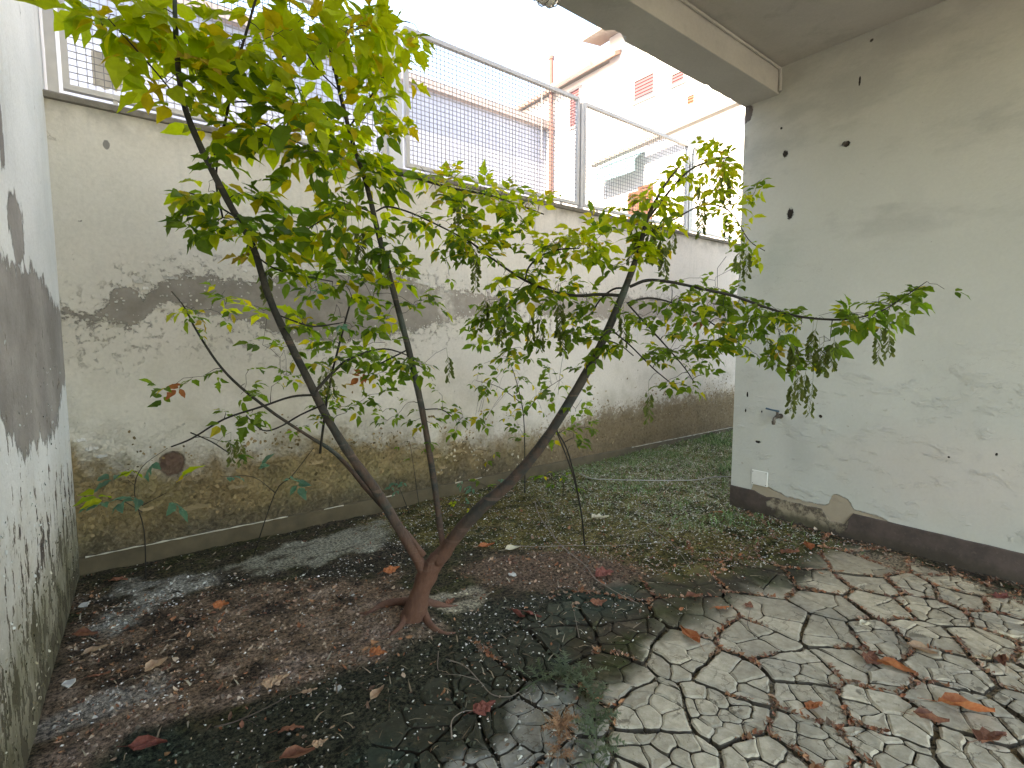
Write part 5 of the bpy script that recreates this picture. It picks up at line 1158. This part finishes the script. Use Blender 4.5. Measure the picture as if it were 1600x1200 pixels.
# ---------------------------------------------------------------- single fallen leaves one can point at
def mat_fallen(name, a, b):
    m = Mat(name, 0.7, 0.25); n = m.noise(60, 5, 0.6); m.color(m.mix(n.step(0.3, 0.7), a, b)); m.bump(n, 0.003, 0.8); return m.mat
M['fall_orange'] = mat_fallen('orange_dead_leaf', (0.36, 0.10, 0.035), (0.44, 0.17, 0.07)); M['fall_brown'] = mat_fallen('brown_dead_leaf', (0.17, 0.065, 0.04), (0.27, 0.12, 0.07))
M['fall_tan'] = mat_fallen('tan_dead_leaf', (0.34, 0.21, 0.13), (0.42, 0.29, 0.19)); M['fall_red'] = mat_fallen('dark_red_dead_leaf', (0.15, 0.042, 0.032), (0.24, 0.085, 0.065)); M['fall_cream'] = mat_fallen('cream_dead_leaf', (0.52, 0.46, 0.32), (0.62, 0.57, 0.44))
FALL = [
 (1078,998,34,'fall_orange','narrow',1.9,'long orange dead leaf lying in a wide crack on the left of the pale mud'),
 (1273,1107,26,'fall_orange','lobed',.4,'orange dead leaf standing on the pale mud near the bottom centre right'),
 (1552,1158,44,'fall_brown','lobed',.3,'large crumpled reddish leaf in the bottom right corner'),
 (1510,1112,54,'fall_orange','narrow',-.3,'long curled orange leaf on pale mud near the bottom right'),
 (1455,1130,34,'fall_brown','narrow',-.4,'curled brown leaf left of the long orange leaf at the bottom right'),
 (1400,1048,36,'fall_orange','narrow',-.6,'curled orange leaf in the crack right of the big round mud plate'),
 (1360,1032,30,'fall_brown','lobed',.8,'brown leaf caught in the crack junction beside the big round mud plate'),
 (1440,1020,28,'fall_tan','narrow',-.8,'pale brown leaf lying flat on the large plate at the right'),
 (1352,980,18,'fall_cream','narrow',.3,'small yellowish leaf in the wide crack above the round plate'),
 (1580,998,22,'fall_cream','narrow',-.3,'small cream chip of leaf at the right edge of the picture'),
 (1128,955,17,'fall_orange','lobed',.1,'small orange leaf on the left rim of the pale mud'),
 (1170,948,15,'fall_brown','lobed',.9,'small brown leaf right of the small orange one on the pale mud rim'),
 (1568,1038,26,'fall_brown','narrow',1.0,'dark brown leaf in a crack at the right edge'),
 (590,1022,22,'fall_orange','lobed',.2,'square looking orange leaf on the soil below the trunk'),
 (612,892,20,'fall_orange','lobed',.7,'orange leaf on black soil just left of the trunk'),
 (757,1110,30,'fall_red','lobed',.6,'crumpled dark red leaf left of the green thistle'),
 (808,962,22,'fall_red','narrow',-.8,'folded pinkish red leaf on the dark moss right of the trunk'),
 (832,962,24,'fall_red','lobed',-.6,'crumpled crimson leaf beside the folded pinkish one'),
 (935,945,20,'fall_brown','lobed',.1,'rusty leaf on dark moss at the end of the long twig'),
 (945,900,26,'fall_red','lobed',.5,'crumpled rust red leaf just under the middle of the long twig'),
 (760,853,20,'fall_orange','narrow',.4,'orange leaf on the litter right of the trunk fork'),
 (800,858,18,'fall_cream','narrow',.4,'yellowish leaf on the litter right of the trunk fork'),
 (705,945,16,'fall_brown','lobed',1.2,'upright brown leaf on the pale patch beside the trunk'),
 (590,1088,26,'fall_tan','narrow',1.2,'tan leaf standing on the black soil below the trunk'),
 (455,1143,28,'fall_brown','lobed',.3,'crumpled reddish leaf near the bottom on the left'),
 (465,1182,38,'fall_brown','narrow',.4,'long brown leaf at the bottom edge on the left'),
 (500,1165,18,'fall_tan','lobed',.5,'small tan lobed leaf above the long one at the bottom edge'),
 (232,1170,40,'fall_red','narrow',.2,'long dark red leaf on the brown soil at the bottom left'),
 (430,1065,30,'fall_tan','lobed',.6,'pinkish tan leaf half sunk in the sandy streak'),
 (245,1045,28,'fall_tan','narrow',1.3,'pinkish brown leaf standing in the litter at the left'),
 (346,948,18,'fall_orange','lobed',.1,'small orange leaf on the brown litter in the left half'),
 (148,1018,24,'fall_tan','narrow',.9,'tan leaf near the foot of the left wall'),
 (133,995,26,'fall_brown','narrow',.2,'rust brown leaf touching the foot of the left wall'),
 (185,910,20,'fall_brown','lobed',.2,'brown leaf in the heap in the far left corner'),
 (155,1060,22,'fall_brown','lobed',.4,'brown leaf on the sandy soil close to the left wall'),
 (483,1082,18,'fall_tan','lobed',.4,'dry grey brown leaf below the sandy streak'),
 (1165,828,0,None,None,0,None),
 (1123,802,14,'fall_orange','lobed',.1,'bright orange scrap of leaf in the grass by the wall corner'),
 (938,812,22,'fall_cream','lobed',.3,'pale cream maple like leaf in the litter at the foot of the bare shoot'),
 (1085,935,22,'fall_brown','narrow',.2,'brown leaf where the dark moss meets the mud'),
 (1262,858,26,'fall_orange','narrow',1.3,'upright orange leaf in the leaf heap near the right wall'),
 (1235,866,24,'fall_brown','lobed',.2,'brown leaf in the leaf heap near the right wall'),
 (1565,935,24,'fall_red','lobed',.4,'dark red leaf against the skirting at the right edge'),
 (875,1180,0,None,None,0,None),
]
SHAPE = {'narrow': [(0.0,0.02),(0.2,0.17),(0.45,0.22),(0.7,0.14),(1.0,0.0)], 'lobed': [(0.0,0.03),(0.14,0.24),(0.32,0.36),(0.42,0.27),(0.58,0.30),(0.70,0.16),(0.84,0.11),(1.0,0.0)]}
for px, py, s_, mt, sh, ang, lab in FALL:
    if not s_: continue
    p = at_z(px, py); w_ = float((p-CC)@FWD); L = s_*1.35*w_/FOC; H_ = SHAPE[sh]; mb = MB(); n = len(H_); r = random.Random(px*7+py)
    fold = r.uniform(0.4, 1.0) if sh == 'narrow' else r.uniform(-0.15, 0.35); curl = r.uniform(0.1, 0.45) if sh == 'narrow' else r.uniform(-0.2, 0.3)
    rot = Matrix.Rotation(AZ-math.pi/2+ang, 4, 'Z') @ Matrix.Rotation(r.gauss(0, 0.3), 4, 'X')
    tmp = []
    for sd_ in (-1, -0.5, 0, 0.5, 1):
        for t, wd in H_:
            q = Vector((t-0.5, wd*sd_*r.uniform(0.85, 1.15), abs(wd*sd_)**1.2*fold*2 + curl*(t-0.5)**2*1.5 + 0.05*math.sin(t*17+sd_*5)+r.uniform(-.015, .015))); tmp.append(rot @ (q*L))
    z0 = min(q.z for q in tmp); base_z = surf(float(p[0]), float(p[1]))+0.002
    mb.v = [(p[0]+q.x, p[1]+q.y, base_z+q.z-z0) for q in tmp]
    for c in range(4):
        for k in range(n-1): a = c*n+k; mb.f.append((a, a+1, a+n+1, a+n))
    st = rot @ (Vector((-0.5, 0, 0.05))*L); e = rot @ (Vector((-0.85, 0.1, 0.02))*L); b_ = len(mb.v)
    mb.tube([(p[0]+st.x, p[1]+st.y, base_z+st.z-z0), (p[0]+e.x, p[1]+e.y, base_z+0.003)], 0.0010, 4, False)
    o = mb.obj('fallen_leaf', M[mt], None); o.location = (0, 0, 0); tag(o, lab, 'leaf', 'dead leaves lying on the ground')

# white plaster chips one can pick out
for px, py, s_, lab in ((109,1070,20,'white torn paper like scrap on the ground by the left wall'),(132,946,15,'white scrap of plaster in the far left corner'),(800,900,13,'pair of small white plaster chips on the litter right of the trunk'),(528,1078,12,'white round chip at the rim of the black soil below the trunk')):
    p = at_z(px, py); w_ = float((p-CC)@FWD); L = s_*w_/FOC; r = random.Random(px); mb = MB(); n = 11; z = surf(float(p[0]), float(p[1]))+0.003
    rad = [L*0.5*r.uniform(0.6, 1.1) for _ in range(n)]
    for zz in (0, 0.005):
        for k in range(n): a = 6.283*k/n; mb.v.append((p[0]+rad[k]*math.cos(a), p[1]+rad[k]*math.sin(a)*1.2, z+zz+0.004*math.sin(k*2.1)))
    mb.f = [(k, (k+1) % n, n+(k+1) % n, n+k) for k in range(n)] + [tuple(n+k for k in range(n)), tuple(reversed(range(n)))]
    M.setdefault('chip', plain('white_plaster_chip', (0.50, 0.49, 0.46), 0.8, 0.3)); tag(mb.obj('plaster_chip', M['chip']), lab, 'plaster chip', 'white chips on the soil')

# ---------------------------------------------------------------- fallen twigs
M['dry_twig'] = plain('dry_grey_twig', (0.24, 0.20, 0.165), 0.8, 0.4, 30); M['dark_twig'] = plain('damp_dark_twig', (0.09, 0.07, 0.055), 0.8, 0.4, 30)
TW = [
 ([(836,785),(842,805),(868,845),(892,868),(915,890),(930,908),(960,928),(998,948)], .0065, 'dry_twig', 'long pale twig curving down from the litter to the mossy mud', [[(868,845),(850,800),(838,780)]]),
 ([(790,854),(840,857),(900,856),(960,854),(1050,849)], .0055, 'dry_twig', 'straight pale stick lying level across the litter', []),
 ([(1018,828),(1040,842),(1062,868),(1078,890)], .005, 'dry_twig', 'short bent twig right of the level stick', []),
 ([(1040,830),(1052,808),(1070,796)], .004, 'dry_twig', 'thin twig in the weeds near the wall corner', []),
 ([(697,1034),(725,1045),(748,1068),(768,1090),(795,1094),(812,1086)], .0048, 'dry_twig', 'curved stalk running into the green thistle', [[(748,1068),(720,1060),(690,1052)]]),
 ([(706,1160),(706,1132),(722,1118),(742,1115)], .0045, 'dry_twig', 'bent grey twig at the bottom below the red leaf', []),
 ([(335,1142),(370,1128),(420,1105),(455,1088)], .006, 'dark_twig', 'dark stick along the edge of the sandy streak', []),
 ([(372,1124),(392,1130),(405,1140)], .003, 'dark_twig', 'tiny dark twig beside the dark stick', []),
 ([(685,1020),(684,1045),(692,1052)], .003, 'dry_twig', 'thin grey straw on the dark moss below the trunk', []),
 ([(585,1090),(560,1075),(540,1070)], .003, 'dark_twig', 'short dark twig beside the tan leaf', []),
 ([(905,1000),(902,985),(897,960)], .003, 'dry_twig', 'small dry stalk standing on the dark moss', []),
 ([(1180,1000),(1168,980),(1172,955)], .003, 'dark_twig', 'tiny root like twig on the pale mud rim', []),
]
for pts, r0, mt, lab, subs in TW:
    mb = MB()
    def gp(px, py, lift): p = at_z(px, py); return Vector((p[0], p[1], surf(float(p[0]), float(p[1]))+lift))
    rows = [Vector(q) for q in spline([tuple(gp(px, py, r0*1.1+0.004)) for px, py in pts], 4)]
    mb.tube(rows, [r0*0.62*(1-0.55*k/len(rows)) for k in range(len(rows))], 6, True, 0.25)
    for s_ in subs: rows = [Vector(q) for q in spline([tuple(gp(px, py, r0+0.004)) for px, py in s_], 4)]; mb.tube(rows, [r0*0.4*(1-0.5*k/len(rows)) for k in range(len(rows))], 5, True, 0.2)
    tag(mb.obj('twig', M[mt], None, True), lab, 'twig', 'dead twigs on the ground')

# ---------------------------------------------------------------- uprooted thistle weeds
M['thistle'] = mat_leaf('wilted_thistle_leaf', (0.13, 0.18, 0.11), (0.19, 0.24, 0.15), (1.1, 1.1, 1.0)); M['thistle_dry'] = mat_fallen('withered_thistle', (0.20, 0.095, 0.05), (0.38, 0.23, 0.13))
def pinnate(mb, p, d_, up_, L, r):
    """long deeply toothed leaf"""
    n = 9; side = up_.cross(d_).normalized(); mid = []; 
    for k in range(n+1): t = k/n; mid.append(p + d_*L*t + up_*L*(0.22*math.sin(t*2.6)-0.1*t))
    for s_ in (-1, 1):
        for k in range(n):
            t = (k+0.5)/n; w = L*0.27*math.sin(math.pi*min(1, t*0.92+0.08))**0.7*(1 if k % 2 else 0.45)
            tip = (mid[k]*0.3+mid[k+1]*0.7) + side*s_*w + d_*w*0.35 + up_*r.uniform(-0.3, 0.35)*w; mb.add([mid[k], mid[k+1], tip], [(0, 1, 2) if s_ > 0 else (0, 2, 1)])
def weed(name, lab, path, mt, n, L, base_px, hgt=0.05, cross=0.9):
    P = [at_z(*q) for q in path]; P = [np.array([p[0], p[1], surf(float(p[0]), float(p[1]))+0.012+hgt*math.sin(math.pi*k/(len(P)-1))*0.6]) for k, p in enumerate(P)]
    rows = [Vector(q) for q in spline(P, 5)]; t = empty(name, tuple(rows[0]), lab, 'weed')
    st = MB(); st.tube(rows, [0.0038*(1-0.6*k/len(rows)) for k in range(len(rows))], 6); st.obj('stalk', M['dry_twig'] if mt == 'thistle_dry' else M['thistle'], t, True); r = random.Random(4)
    for k in range(n):
        i = int((0.12+0.88*k/n)*(len(rows)-2)); tg = (rows[i+1]-rows[i]).normalized(); a = r.uniform(-1, 1)*1.4+(math.pi/2 if k % 2 else -math.pi/2)*cross
        d_ = (Matrix.Rotation(a, 4, 'Z') @ tg); d_ = Vector((d_.x, d_.y, r.uniform(-0.08, 0.45))).normalized(); mb = MB()
        pinnate(mb, rows[i], d_, Vector((r.gauss(0, .25), r.gauss(0, .25), 1)).normalized(), L*r.uniform(0.6, 1.15), r); mb.obj('leaf', M[mt], t)
    return t
weed('thistle_weed', 'uprooted grey green thistle curving over the edge of the pale mud', [(812,1086),(850,1070),(890,1068),(918,1092),(930,1130),(932,1170),(925,1215)], 'thistle', 60, .115, None)
weed('dried_thistle', 'brown withered thistle at the bottom edge, left of the green one', [(878,1128),(876,1150),(874,1175),(870,1215)], 'thistle_dry', 46, .075, None, 0.06)
